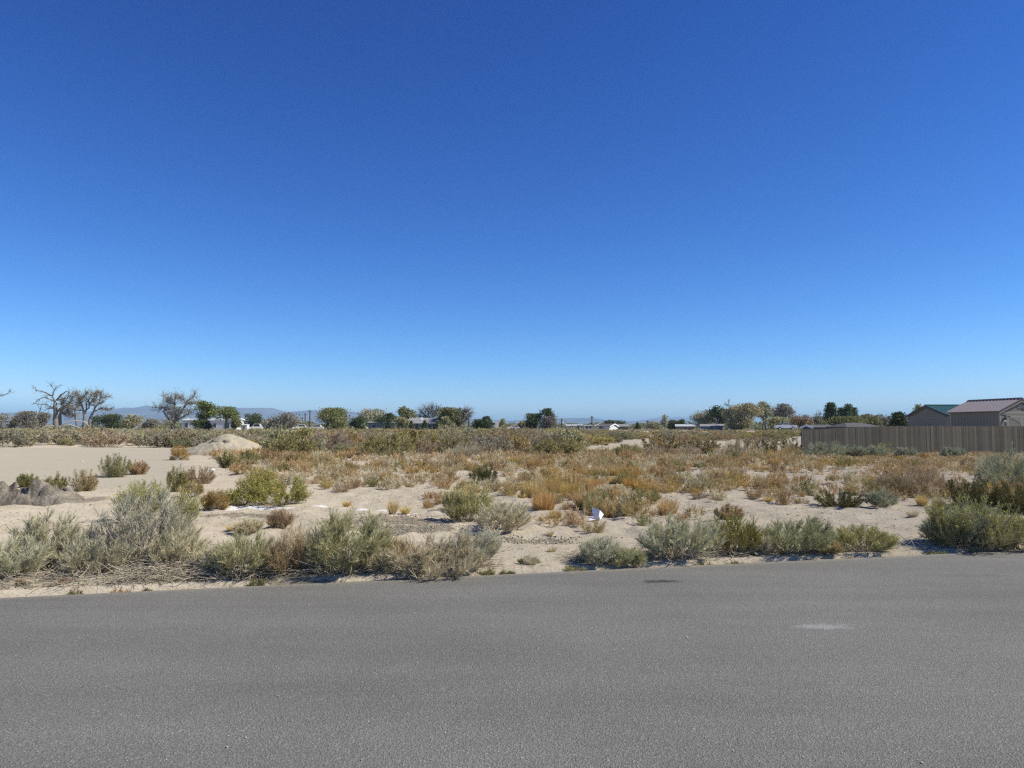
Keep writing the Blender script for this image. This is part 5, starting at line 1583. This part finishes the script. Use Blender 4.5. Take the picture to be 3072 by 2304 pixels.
def brush_screen():
    # sagebrush standing before the parked cars
    rng = random.Random(14)
    k = 0
    me = [merged(shrub_shape(990 + v, Rr=.5, H=.5, n_main=40, n_twig=200, n_blade=1500, bl=(.05, .11), bw=.03, leaf=True, jit=.6, squash=.55, phimax=86), 'sage') for v in range(3)]
    for px0, px1, Y in ((755, 782, 203), (886, 914, 208), (922, 962, 218), (1070, 1098, 218), (1478, 1504, 208), (1528, 1552, 218)):
        px = px0
        while px < px1:
            x = xat(px, Y + rng.uniform(-2, 2)); o = link('sagebrush', me[k % 3]); k += 1
            o.location = (x, Y, gz(x, Y) - .05); o.scale = (2.2, 2.0, rng.uniform(1.3, 2.1)); o.rotation_euler = (0, 0, rng.uniform(0, 6))
            tag(o, 'grey sagebrush hiding the wheels of a far parked white vehicle', 'shrub', 'sagebrushes before the far vehicles')
            px += rng.uniform(9, 16)
brush_screen()

# ------------------------------------------------------------------ power poles
M_POLE = simple_mat('creosote_pole', (.075, .06, .05), rough=.9, noise=.2)
def poles():
    for px, yt, Y, arm, lab in ((929, 1230, 380, 1, 'tallest of the three power poles left of centre'), (915, 1240, 470, 1, 'middle one of the three power poles left of centre'), (907, 1252, 600, 1, 'farthest of the three power poles left of centre'),
                           (1406, 1250, 260, 0, 'power pole beside the bare tree right of the green house'), (1666, 1257, 420, 1, 'leftmost thin power pole right of the big dark tree'), (1685, 1256, 330, 1, 'second power pole right of the big dark tree'),
                           (1776, 1248, 300, 1, 'tall dark power pole right of centre'), (1943, 1261, 330, 1, 'distant power pole between the far houses'), (277, 1262, 260, 1, 'short power pole between the dead tree and the dark tree')):
        x = xat(px, Y); z = gz(x, Y)
        H = zat(yt, Y) - z
        r = .3 * max(1, Y / 300)
        o = empty('power_pole', (x, Y, z))
        MB().tube([(0, 0, -.3), (0, 0, H * .5), (0, 0, H)], [r, r * .85, r * .65], 8).build('pole', M_POLE, o)
        if arm:
            a = MB().box(-.9, .9, -r - .12, -r * .7, H - .75, H - .58).build('crossarm', M_POLE, o)
            for k in (-.8, -.3, .3, .8):
                MB().tube([(k, -r - .05, H - .58), (k, -r - .05, H - .36)], [.06, .05], 6).build('insulator', M_GREYSIDE, a)
        tag(o, lab, 'power pole')
poles()

# ------------------------------------------------------------------ trees
M_BARK = simple_mat('grey_bark', (.14, .12, .10), rough=.95, noise=.3, scale=1.2, spec=.1)
M_DEADBARK = simple_mat('weathered_dead_wood', (.21, .185, .16), rough=.95, noise=.35, scale=1.0, spec=.1)
M_PALEWOOD = simple_mat('bleached_wood', (.50, .45, .38), rough=.9, noise=.15, scale=1.0, spec=.1)
TM = {
    'olive': plant_mat('olive_crown', [(0.198, 0.193, 0.091), (0.386, 0.362, 0.181), (0.585, 0.530, 0.298)], vary=.25, patch=.4),
    'tan': plant_mat('tan_crown', [(0.224, 0.206, 0.125), (0.393, 0.366, 0.230), (0.562, 0.523, 0.344)], vary=.25, patch=.4),
    'brown': plant_mat('brown_crown', [(0.155, 0.136, 0.109), (0.270, 0.253, 0.208), (0.386, 0.371, 0.316)], vary=.25, patch=.4),
    'dark': plant_mat('dark_green_crown', [(0.046, 0.064, 0.036), (0.105, 0.129, 0.064), (0.199, 0.211, 0.106)], vary=.2, patch=.4),
    'mid': plant_mat('mid_green_crown', [(0.109, 0.125, 0.054), (0.230, 0.239, 0.108), (0.394, 0.375, 0.184)], vary=.2, patch=.4),
    'green': plant_mat('green_crown', [(0.085, 0.116, 0.034), (0.181, 0.215, 0.067), (0.314, 0.324, 0.118)], vary=.15, patch=.4),
    'rust': plant_mat('rust_crown', [(0.173, 0.125, 0.071), (0.302, 0.220, 0.134), (0.403, 0.324, 0.205)], vary=.2, patch=.4),
}
def crown_tree(name, label, px0, px1, yt, Y, mat, shape='round', seed=0, trunk=.22, leaves=2600, dens=1.0, group=None, bark=None, ls=.30):
    rng = np.random.default_rng(seed)
    x = xat((px0 + px1) / 2, Y); z = gz(x, Y)
    W = (px1 - px0) / F * Y; H = (zat(yt, Y) - z) * 1.05
    root = empty(name, (x, Y, z), 0)
    tag(root, label, 'tree', group)
    K = 64
    tips = []
    if shape in ('round', 'lobes', 'open'):
        lobes = [(0, 0, (.60 + trunk * .3) * H, W * .46, H * (.40 - trunk * .28))]
        if shape != 'round':
            lobes = []
            nl = 5 if shape == 'lobes' else 7
            for i in range(nl):
                a = rng.uniform(-1, 1)
                zz = (trunk + .12 + (.74 - trunk) * (i + rng.uniform(0, 1)) / nl) * H
                rr = rng.uniform(.17, .27)
                lobes.append((a * W * .36 * (1.1 - .6 * max(0, zz / H - .6)), rng.uniform(-.3, .3) * W, min(zz, H - rr * H * .7), W * rr, H * rr * .85))
            lobes.append((rng.uniform(-.08, .08) * W, 0, H * .82, W * .22, H * .17))
        else:
            for i in range(6):
                a = rng.uniform(0, 6.28)
                lobes.append((math.cos(a) * W * .3, math.sin(a) * W * .3, rng.uniform(trunk + .2, .8) * H, W * .2, H * .2))
        for i in range(K):
            lx, ly, lz, lr, lh = lobes[i % len(lobes)]
            d = unit(rng.normal(size=3)); r = rng.uniform(.45, 1) ** .5
            tips.append((lx + d[0] * lr * r, ly + d[1] * lr * r, max(lz + d[2] * lh * r, H * trunk * .7)))
    elif shape == 'conifer':
        K = 70
        for i in range(K):
            t = (i + rng.uniform(0, 1)) / K
            a = i * 2.4
            r = W * .5 * (1 - t) ** .8 * rng.uniform(.6, 1.05) + .02 * W
            tips.append((math.cos(a) * r, math.sin(a) * r, H * (.08 + .92 * t)))
    elif shape == 'column':
        K = 60
        for i in range(K):
            t = (i + rng.uniform(0, 1)) / K
            a = i * 2.4
            r = W * .46 * math.sin(math.pi * min(.98, .16 + .80 * t)) ** .7 * rng.uniform(.45, 1.0)
            tips.append((math.cos(a) * r, math.sin(a) * r, H * (.10 + .88 * t)))
    tips = np.array(tips)
    if shape not in ('conifer', 'column'):          # the crown closes in towards its top
        zr = np.clip((tips[:, 2] - .5 * H) / (.5 * H), 0, .97)
        lim = W * .46 * np.sqrt(1 - zr ** 2)
        tips[:, 0] = np.clip(tips[:, 0], -lim, lim)
    # limbs from the trunk to every clump
    tr = max(.12, .022 * H + .01 * W)
    m = MB()
    forkz = H * (trunk + .06)
    m.tube([(0, 0, -.3), (rng.normal() * .1, 0, forkz * .5), (rng.normal() * .15, 0, forkz), (rng.normal() * .3, rng.normal() * .3, H * .72)], [tr * 1.25, tr, tr * .8, tr * .25], 7)
    for t in tips[::2]:
        s = np.array([0, 0, rng.uniform(.6, 1) * forkz if shape not in ('conifer', 'column') else max(t[2] * .9, .2)])
        c = s + (t - s) * np.array([.35, .35, .6])
        q = [tuple(bez(s, c, t, u)) for u in (0, .35, .7, 1)]
        m.tube(q, [tr * .45, tr * .3, tr * .18, tr * .07], 5)
    m.build('trunk', bark or M_BARK, root, smooth=True)
    n = int(leaves * dens)
    ti = rng.integers(0, len(tips), n)
    cr = (.155 if shape != 'open' else .12) * max(W, H * .6) * (.75 if shape in ('conifer', 'column') else 1)
    P = tips[ti] + rng.normal(size=(n, 3)) * cr * np.array([.62, .62, .5])
    P[:, 2] = np.where(P[:, 2] > H, 2 * H - P[:, 2] - rng.uniform(0, .12, n) * H, P[:, 2])
    P[:, 2] = np.maximum(P[:, 2], .15)
    D = unit(rng.normal(size=(n, 3)) + [0, 0, .15 if shape != 'column' else .8])
    L = ls * rng.uniform(.6, 1.45, n) * (Y / 200) ** .6
    a = leaf_quads(P, D, L, L * .62, rng)
    link('crown', mesh_np('crown', a[0], [a[1]], TM[mat]), root)
    return root
def trees():
    G = 'trees beyond the brush belt'
    T = [  # px0, px1, ytop, Y, material, shape, trunk, density, label
     (-30, 30, 1243, 215, 'brown', 'round', .1, 1, 'brown-grey round tree cut by the left edge'),
     (28, 60, 1252, 222, 'tan', 'lobes', .1, .8, 'low tan tree between the two brown ones at the far left'),
     (48, 118, 1237, 220, 'brown', 'lobes', .12, 1.2, 'dark brown tree with a visible trunk left of the dead cottonwood'),
     (100, 160, 1241, 226, 'brown', 'lobes', .08, 1.1, 'brown-grey tree directly behind the dead cottonwood at the left'),
     (286, 366, 1245, 212, 'dark', 'lobes', .10, 1.1, 'dark green tree right of the dead trees'),
     (364, 428, 1247, 222, 'tan', 'round', .15, 1, 'pale tan rounded tree left of the half-dead tree'),
     (425, 470, 1259, 232, 'brown', 'lobes', .05, .9, 'low brown tree just left of the half-dead tree'),
     (582, 650, 1208, 192, 'green', 'open', .42, 1.1, 'tallest leafy green tree before the white metal building'),
     (640, 714, 1224, 190, 'green', 'open', .48, .7, 'lighter green tree with open crown at the right of the metal building'),
     (578, 628, 1262, 190, 'dark', 'lobes', .05, .8, 'low dark bushy tree under the tallest green tree'),
     (690, 722, 1256, 194, 'mid', 'lobes', .08, .7, 'small green tree at the right end of the metal building'),
     (725, 782, 1243, 214, 'dark', 'round', .10, 1.2, 'dark round tree right of the white metal building'),
     (778, 822, 1261, 232, 'tan', 'lobes', .05, .8, 'low tan thicket between the dark round and the brown dome tree'),
     (812, 898, 1241, 222, 'brown', 'round', .08, 1.3, 'brown dome-shaped tree left of the power poles'),
     (952, 1052, 1228, 205, 'mid', 'lobes', .10, 1.6, 'large round green-brown tree right of the power poles'),
     (1044, 1100, 1254, 212, 'dark', 'lobes', .05, .9, 'low dark green tree right of the large round one'),
     (1078, 1160, 1230, 236, 'tan', 'round', .12, 1.2, 'tan rounded tree behind the low white-roofed house'),
     (1126, 1184, 1242, 232, 'dark', 'round', .10, 1, 'dark green tree above the low white-roofed house'),
     (1158, 1174, 1264, 205, 'dark', 'conifer', .05, .5, 'small dark conifer before the white-roofed house'),
     (1190, 1246, 1224, 208, 'mid', 'open', .15, 1.4, 'tall ragged green tree left of the green house'),
     (1186, 1226, 1254, 197, 'olive', 'lobes', .05, .8, 'low olive tree at the left wall of the green house'),
     (1228, 1240, 1265, 196, 'dark', 'conifer', .05, .4, 'leftmost small conifer before the green house'),
     (1266, 1282, 1264, 196, 'dark', 'conifer', .05, .4, 'right small conifer before the green house'),
     (1302, 1325, 1262, 198, 'mid', 'lobes', .05, .5, 'small bush tree at the right wall of the green house'),
     (1314, 1412, 1227, 204, 'mid', 'open', .12, 1.7, 'wide ragged tree right of the green house with bare right side'),
     (1318, 1362, 1252, 200, 'olive', 'lobes', .05, .8, 'low olive tree at the foot of the wide ragged tree'),
     (1414, 1450, 1260, 210, 'dark', 'lobes', .05, .7, 'small dark tree left of the dark centre tree'),
     (1434, 1484, 1252, 208, 'dark', 'conifer', .05, 1.0, 'dark pointed tree at the picture centre'),
     (1495, 1522, 1258, 212, 'olive', 'conifer', .08, .5, 'slim olive tree right of the camper trailer'),
     (1552, 1588, 1264, 226, 'tan', 'lobes', .05, .7, 'low tan tree left of the big dark centre tree'),
     (1578, 1640, 1244, 206, 'dark', 'lobes', .08, 1.3, 'left dark part of the big tree at the centre'),
     (1612, 1660, 1229, 204, 'dark', 'lobes', .12, 1.1, 'tallest dark tree near the centre'),
     (1616, 1672, 1252, 200, 'brown', 'lobes', .06, .9, 'brown low tree at the foot of the tallest dark centre tree'),
     (1814, 1872, 1263, 262, 'dark', 'round', .2, .9, 'flat dark tree behind the dark-roofed house'),
     (1903, 1922, 1270, 225, 'dark', 'conifer', .05, .4, 'small dark conifer between the far grey-roofed house and the thin trees'),
     (1944, 1992, 1267, 236, 'tan', 'lobes', .05, .6, 'low tan thicket between the far houses'),
     (1982, 2006, 1247, 232, 'tan', 'open', .25, .5, 'thin tall tan tree between the far houses'),
     (2006, 2042, 1263, 240, 'dark', 'lobes', .05, .8, 'low dark tree behind the brown house with pale roof'),
     (2036, 2056, 1259, 238, 'mid', 'lobes', .08, .6, 'small green tree above the brown house with pale roof'),
     (2078, 2148, 1233, 232, 'tan', 'round', .06, 1.3, 'tan rounded tree above the blue house'),
     (2128, 2180, 1221, 226, 'dark', 'round', .12, 1.5, 'very dark dense green tree right of the tan one'),
     (2166, 2232, 1226, 212, 'olive', 'lobes', .05, 1.4, 'olive tree with a bare top right of the dark dense tree'),
     (2206, 2288, 1214, 208, 'olive', 'lobes', .08, 1.8, 'largest olive willow in the right tree group'),
     (2270, 2324, 1210, 214, 'tan', 'open', .42, .9, 'open-crowned tree on a forked bare trunk, right tree group'),
     (2312, 2378, 1216, 218, 'brown', 'round', .42, 1.3, 'brown round-crowned tree right of the open-crowned one'),
     (2296, 2390, 1254, 208, 'olive', 'lobes', .05, 1.2, 'low olive trees mass behind the white pickup truck'),
     (2376, 2434, 1246, 200, 'rust', 'round', .25, 1.0, 'rust-brown tree left of the fence end'),
     (2420, 2482, 1252, 225, 'brown', 'lobes', .05, 1.2, 'dull brown tree just above the fence end'),
     (2474, 2514, 1213, 140, 'dark', 'column', .06, 1.8, 'tallest of the dark columnar trees behind the fence'),
     (2510, 2542, 1227, 142, 'dark', 'column', .06, 1.2, 'second dark columnar tree from the left behind the fence'),
     (2530, 2562, 1217, 138, 'dark', 'column', .05, 1.4, 'third dark columnar tree from the left behind the fence'),
     (2552, 2576, 1227, 141, 'dark', 'column', .05, 1.0, 'rightmost of the dark columnar trees behind the fence'),
     (2470, 2580, 1252, 136, 'mid', 'lobes', .03, 1.2, 'low green growth at the foot of the columnar trees'),
     (2572, 2616, 1245, 165, 'tan', 'lobes', .05, .9, 'grey-tan tree right of the columnar trees'),
     (2598, 2650, 1250, 160, 'mid', 'lobes', .05, 1.0, 'dull green tree above the wide grey roof'),
     (2628, 2672, 1244, 168, 'brown', 'round', .1, .9, 'brown rounded tree above the right end of the grey roof'),
     (2660, 2732, 1243, 84, 'dark', 'conifer', .02, 2.4, 'dark spreading juniper left of the green-roofed building'),
     (2735, 2775, 1219, 100, 'mid', 'column', .05, .6, 'treetop peeping over the green roof'),
    ]
    for i, (a, b, t, Y, m, sh, tr, de, lab) in enumerate(T):
        crown_tree('tree', lab, a, b, t, Y, m, sh, 1000 + i * 7, tr, 3700, de * max(.35, min(1.6, (b - a) / 60)), G, ls=.35 if Y > 150 else .30)
trees()

def bare_tree(name, label, Y, polys, seed, twigs=260, tl=(.6, 2.0), mat=None, leaf=None, nleaf=0, thin=1.0):
    """polys: (list of photo pixels, width px at start, at end); depth spread by a random lean"""
    rng = np.random.default_rng(seed)
    bx = polys[0][0][0][0]
    x0 = xat(bx, Y); z0 = gz(x0, Y)
    root = empty(name, (x0, Y, z0))
    tag(root, label, 'tree')
    m = MB()
    ends = []
    depth = {}
    for pts, w0, w1 in polys:
        q = []
        dy = depth.get(pts[0], 0.0)
        slope = rng.uniform(-.55, .55) if len(depth) else 0
        for k, (px, py) in enumerate(pts):
            if k: dy += slope * abs(px - pts[k - 1][0]) * Y / F + rng.normal() * .15
            depth[(px, py)] = dy
            zz = zat(py, Y) - z0
            if pts is polys[0][0] and k == 0: zz = -.4
            q.append((xat(px, Y) - x0, dy, zz))
        n = len(q)
        # finer, slightly wavering line
        qq, rr = [], []
        for k in range(n - 1):
            for u in (0, .5):
                p = np.array(q[k]) * (1 - u) + np.array(q[k + 1]) * u
                if u: p = p + rng.normal(size=3) * .12
                qq.append(tuple(p)); t = (k + u) / (n - 1); rr.append((w0 + (w1 - w0) * t) / 2 * Y / F)
        qq.append(q[-1]); rr.append(w1 / 2 * Y / F)
        m.tube(qq, rr, 7)
        for k in range(1, len(qq)):
            if rr[k] < 4 * Y / F / 2: ends.append((np.array(qq[k]), unit(np.array(qq[k]) - np.array(qq[k - 1])), rr[k]))
    m.build('trunk', mat or M_DEADBARK, root, smooth=True)
    # brittle side twigs, each forking once
    n = twigs
    ei = rng.integers(0, len(ends), n)
    P = np.array([ends[i][0] for i in ei]); D0 = np.array([ends[i][1] for i in ei])
    D = unit(D0 * .6 + rng.normal(size=(n, 3)) * .6 + [0, 0, .25])
    L = rng.uniform(*tl, n)
    E = P + D * L[:, None]
    Mi = (P + E) / 2 + rng.normal(size=(n, 3)) * .12
    P2 = Mi; D2 = unit(D + rng.normal(size=(n, 3)) * .55); E2 = P2 + D2 * (L * .6)[:, None]
    P3 = E; D3 = unit(D + rng.normal(size=(n, 3)) * .5); E3 = P3 + D3 * (L * .5)[:, None]
    PL = np.concatenate([np.stack([P, Mi, E], 1), np.stack([P2, (P2 + E2) / 2 + rng.normal(size=(n, 3)) * .05, E2], 1), np.stack([P3, (P3 + E3) / 2 + rng.normal(size=(n, 3)) * .05, E3], 1)])
    rad = np.concatenate([np.full(n, .05), np.full(n, .032), np.full(n, .028)])[:, None] * np.array([[1, .75, .4]]) * thin
    v, f = tubes3(PL, rad)
    link('twigs', mesh_np('twigs', v, [f], mat or M_DEADBARK), root)['kind'] = 'stuff'
    if leaf:
        c = np.concatenate([E, E2, E3])
        c = c[c[:, 2] < leaf[1]] if leaf[1] else c
        ci = rng.integers(0, len(c), nleaf)
        LP = c[ci] + rng.normal(size=(nleaf, 3)) * .45
        Ls = rng.uniform(.16, .34, nleaf)
        a = leaf_quads(LP, unit(rng.normal(size=(nleaf, 3))), Ls, Ls * .6, rng)
        link('crown', mesh_np('crown', a[0], [a[1]], TM[leaf[0]]), root)
    return root
def c1(*p): return [(x / 4.254, 1130 + y / 4.254) for x, y in p]
def c2(*p): return [(440 + x / 4.254, 1160 + y / 4.254) for x, y in p]
def c3(*p): return [(880 + x / 4.254, 1180 + y / 4.254) for x, y in p]
def c6(*p): return [(2060 + x / 4.254, 1180 + y / 4.254) for x, y in p]
def dead_trees():
    bare_tree('dead_cottonwood', 'big dead cottonwood with twisted bare limbs at the far left', 200, [
        (c1((705, 640), (704, 540), (708, 450), (700, 330)), 17, 10), (c1((690, 325), (652, 245), (595, 208), (505, 182), (460, 143)), 6, 1),
        (c1((652, 245), (682, 175), (640, 100)), 4.5, .8), (c1((682, 175), (715, 140), (755, 118)), 2.2, .7), (c1((705, 305), (760, 232), (828, 186), (870, 200)), 6, 1),
        (c1((712, 300), (780, 290), (850, 285), (905, 258), (945, 215)), 4.5, 1), (c1((695, 392), (600, 360), (485, 355)), 4.5, 1.2), (c1((520, 358), (510, 410), (498, 450)), 2, .8),
        (c1((695, 422), (610, 405), (535, 428)), 3.5, .8), (c1((672, 312), (620, 282), (570, 268), (510, 300), (490, 335)), 3.5, .8), (c1((730, 440), (800, 400), (860, 368), (935, 318), (985, 235)), 9, 1.5),
        (c1((860, 368), (930, 350), (1010, 345), (1060, 390)), 4, 1), (c1((840, 280), (845, 240), (880, 238)), 2, .7), (c1((760, 232), (770, 270), (775, 300)), 1.5, .6)],
        51, 150, (.4, 1.5))
    bare_tree('dead_tree', 'dark dead trunk leaning right just behind the big cottonwood', 204, [
        (c1((768, 635), (765, 560), (762, 480), (790, 420), (850, 375)), 11, 5), (c1((790, 420), (785, 350), (800, 320)), 4, 1.5), (c1((762, 480), (830, 470), (880, 440)), 3, 1), (c1((850, 375), (900, 300), (950, 230)), 3.5, .8)],
        52, 260, (.5, 1.5), leaf=('brown', 0), nleaf=700)
    bare_tree('dead_tree', 'second wide dead tree with many bare forks right of the big cottonwood', 202, [
        (c1((1065, 640), (1066, 560), (1064, 470), (1040, 375), (1000, 305), (985, 250)), 10, 1), (c1((1066, 480), (1095, 420), (1130, 350), (1200, 260), (1240, 205)), 7, 1),
        (c1((1130, 350), (1105, 290), (1070, 235), (1090, 205)), 4, .8), (c1((1040, 375), (1010, 360), (960, 350)), 3, .8), (c1((1130, 365), (1175, 330), (1215, 280), (1230, 230)), 3, .8),
        (c1((1090, 440), (1080, 330), (1120, 240), (1160, 215)), 4, .8), (c1((1064, 440), (1000, 430), (930, 400), (880, 385)), 4, 1)],
        53, 420, (.5, 1.5), leaf=('tan', 0), nleaf=900)
    bare_tree('dead_tree', 'leaning dead tree with a long branch pointing right, right of the second dead tree', 199, [
        (c1((1135, 640), (1145, 540), (1195, 440), (1245, 345), (1270, 260), (1262, 215)), 9, 1), (c1((1200, 443), (1285, 415), (1335, 420), (1392, 408)), 4, 1), (c1((1245, 345), (1290, 330), (1335, 328)), 3, .8),
        (c1((1270, 270), (1310, 262), (1345, 255)), 2, .7), (c1((1220, 395), (1190, 370), (1150, 360)), 2.5, .7)], 54, 230, (.4, 1.3), leaf=('tan', 0), nleaf=350)
    bare_tree('dead_tree', 'slim dead trunk between the big cottonwood and the second dead tree', 206, [
        (c1((978, 640), (970, 540), (945, 425), (880, 385)), 7, 2.5), (c1((945, 425), (990, 340), (1010, 290)), 4, 1), (c1((970, 520), (920, 505), (870, 485)), 4, 1)], 56, 240, (.5, 1.6), leaf=('brown', 0), nleaf=700)
    bare_tree('half_dead_tree', 'half-dead tree with green lower crown left of the white metal building', 196, [
        (c2((335, 545), (330, 480), (330, 410), (345, 330), (350, 230)), 16, 2), (c2((325, 470), (260, 390), (205, 315), (240, 265), (180, 275), (110, 268)), 7, 1), (c2((205, 315), (235, 300), (260, 330)), 2, .7),
        (c2((350, 440), (410, 350), (455, 270), (485, 215), (545, 145), (570, 95)), 6.5, 1), (c2((470, 245), (520, 222), (575, 215), (645, 228)), 4, .8), (c2((485, 210), (470, 170), (425, 152)), 2, .7),
        (c2((350, 235), (300, 212), (255, 190), (225, 140)), 3.5, .8), (c2((255, 190), (285, 160)), 2, .7), (c2((350, 240), (335, 170), (365, 135)), 2.5, .7), (c2((360, 470), (430, 400), (500, 360), (545, 330)), 6, 1.5)],
        55, 520, (.6, 1.9), leaf=('tan', 0), nleaf=1300)
    crown_tree('regrowth', 'grey-olive leafy regrowth round the trunk of the half-dead tree', 482, 548, 1222, 196.6, 'tan', 'lobes', 4242, .05, 2000, 1.0)
    bare_tree('bare_tree', 'leafless fan-shaped tree rising behind the green house roof', 215, [
        (c3((1735, 430), (1735, 330), (1735, 290)), 7, 4), (c3((1735, 330), (1680, 280), (1640, 240)), 3, .7), (c3((1735, 300), (1720, 240), (1700, 200)), 3, .7), (c3((1735, 300), (1760, 240), (1770, 190)), 3, .7),
        (c3((1735, 320), (1790, 260), (1835, 210)), 3, .7), (c3((1735, 330), (1700, 310), (1620, 295)), 2.5, .7), (c3((1735, 320), (1800, 290), (1830, 255)), 2.5, .7)], 57, 420, (.7, 2.2), leaf=('dark', zat(1248, 215) - 1.2), nleaf=500, thin=.8)
    bare_tree('bare_tree', 'bare branched side trunk at the right of the wide ragged tree', 203, [
        (c3((2120, 440), (2130, 360), (2160, 290), (2180, 230)), 6, 1), (c3((2135, 350), (2190, 300), (2250, 260)), 3, .7), (c3((2150, 310), (2210, 250), (2235, 225)), 2.5, .7), (c3((2128, 380), (2190, 350), (2240, 300)), 3, .7)], 58, 300, (.5, 1.6), leaf=('brown', 0), nleaf=250, thin=.9)
    bare_tree('bare_tree', 'dead snag poking above the olive willow in the right tree group', 211, [
        (c6((560, 450), (565, 300), (566, 220), (548, 140), (546, 105)), 4, .8), (c6((566, 220), (520, 210), (495, 215)), 2, .6), (c6((552, 160), (510, 150), (490, 140)), 1.6, .5), (c6((556, 180), (590, 160), (610, 175)), 1.6, .5)], 59, 90, (.3, .9), thin=.8)
    bare_tree('bare_tree', 'forked bare trunk under the open crown in the right tree group', 213, [
        (c6((980, 460), (976, 400), (972, 350), (945, 300), (950, 220)), 4.5, 1.2), (c6((972, 350), (1010, 310), (1045, 250)), 3.5, 1), (c6((1010, 310), (1000, 240), (980, 190)), 2.2, .8)], 60, 120, (.5, 1.2), thin=.8)
    bare_tree('bare_tree', 'thin bare snag left of the columnar trees', 190, [
        (c6((1688, 420), (1688, 330), (1688, 240)), 2.2, .5), (c6((1688, 310), (1665, 275)), 1.2, .4), (c6((1688, 290), (1712, 262)), 1.2, .4)], 61, 80, (.3, .9), thin=.7)
    bare_tree('bare_tree', 'branch tips of a bare tree reaching in at the left edge', 190, [
        ([(-60, 1290), (-58, 1230), (-50, 1195)], 14, 7), ([(-50, 1200), (-20, 1186), (4, 1182), (16, 1176)], 3.5, .6), ([(-20, 1187), (2, 1187), (14, 1189)], 2.0, .5), ([(-50, 1195), (-60, 1160), (-75, 1130)], 5, 1)], 62, 60, (.4, 1.0), thin=.7)
    # fallen pale limbs by the dead trees
    def limb(name, pts, w, Y, mat, lab):
        x0 = xat(pts[0][0], Y); z0 = gz(x0, Y)
        q = [(xat(px, Y) - x0, .15 * k, zat(py, Y) - z0) for k, (px, py) in enumerate(pts)]
        o = MB().tube(q, [w / 2 * Y / F * (1 - .5 * k / (len(q) - 1)) for k in range(len(q))], 7).build(name, mat, smooth=True)
        o.location = (x0, Y, z0)
        tag(o, lab, 'branch')
    limb('fallen_branch', c1((755, 640), (800, 605), (860, 580), (940, 562), (1030, 568), (1080, 590), (1110, 640)), 4.2, 194, M_PALEWOOD, 'long pale fallen branch arched over the brush by the dead trees')
    limb('fallen_branch', c1((770, 645), (830, 620), (890, 615), (950, 635), (1020, 660)), 3.6, 193, M_PALEWOOD, 'shorter pale fallen branch below the arched one')
    limb('fallen_log', c1((375, 650), (440, 652), (500, 655)), 5.0, 192, M_DEADBARK, 'dark fallen log in the brush left of the cottonwood')
    limb('fallen_log', c1((515, 665), (560, 640), (640, 618), (672, 632)), 5.0, 194, M_PALEWOOD, 'pale fallen log leaning against the cottonwood foot')
    limb('fallen_log', c1((180, 618), (300, 622), (470, 618)), 3.0, 197, M_DEADBARK, 'thin dark fallen log under the brown trees at the left')
dead_trees()

# far dark tree line under the mountains
def far_treeline():
    rng = np.random.default_rng(9)
    n = 520
    Y = rng.uniform(420, 900, n)
    fx = rng.uniform(-.80, .62, n)
    X = fx * Y; Z = ground_z(X, Y)
    lo = []
    for v in range(5):
        r2 = np.random.default_rng(40 + v)
        m_ = 90
        d = unit(r2.normal(size=(m_, 3)) + [0, 0, .2]) * (r2.uniform(.3, 1, m_) ** .5)[:, None] * np.array([.5, .5, .45])
        d[:, 2] = np.maximum(d[:, 2] + .5, .02)
        L = r2.uniform(.10, .2, m_)
        lo.append(blade_tris(d, unit(r2.normal(size=(m_, 3))), L, L * .9, r2))
    H = rng.uniform(2.5, 6.5, n)
    stuff_merge('distant_trees', lo, [(X[i], Y[i], Z[i] - .2, H[i] * rng.uniform(1.2, 2.4), H[i], rng.uniform(0, 6.28), int(rng.integers(0, 5))) for i in range(n)],
                'far dark tree line running along the horizon below the mountains', TM['mid'])
far_treeline()

# ------------------------------------------------------------------ air
def haze():
    m, nt, out = new_mat('haze_air')
    v = N(nt, 'ShaderNodeVolumePrincipled')
    v.inputs['Color'].default_value = (.50, .77, 1.0, 1)
    v.inputs['Density'].default_value = 7.2e-5
    v.inputs['Anisotropy'].default_value = 0.0
    nt.links.new(v.outputs[0], out.inputs['Volume'])
    o = MB().box(-52000, 52000, -6000, 38000, -30, 505).build('haze', m)
    tag(o, 'thin blue haze over the whole plain', None, kind='stuff')
haze()
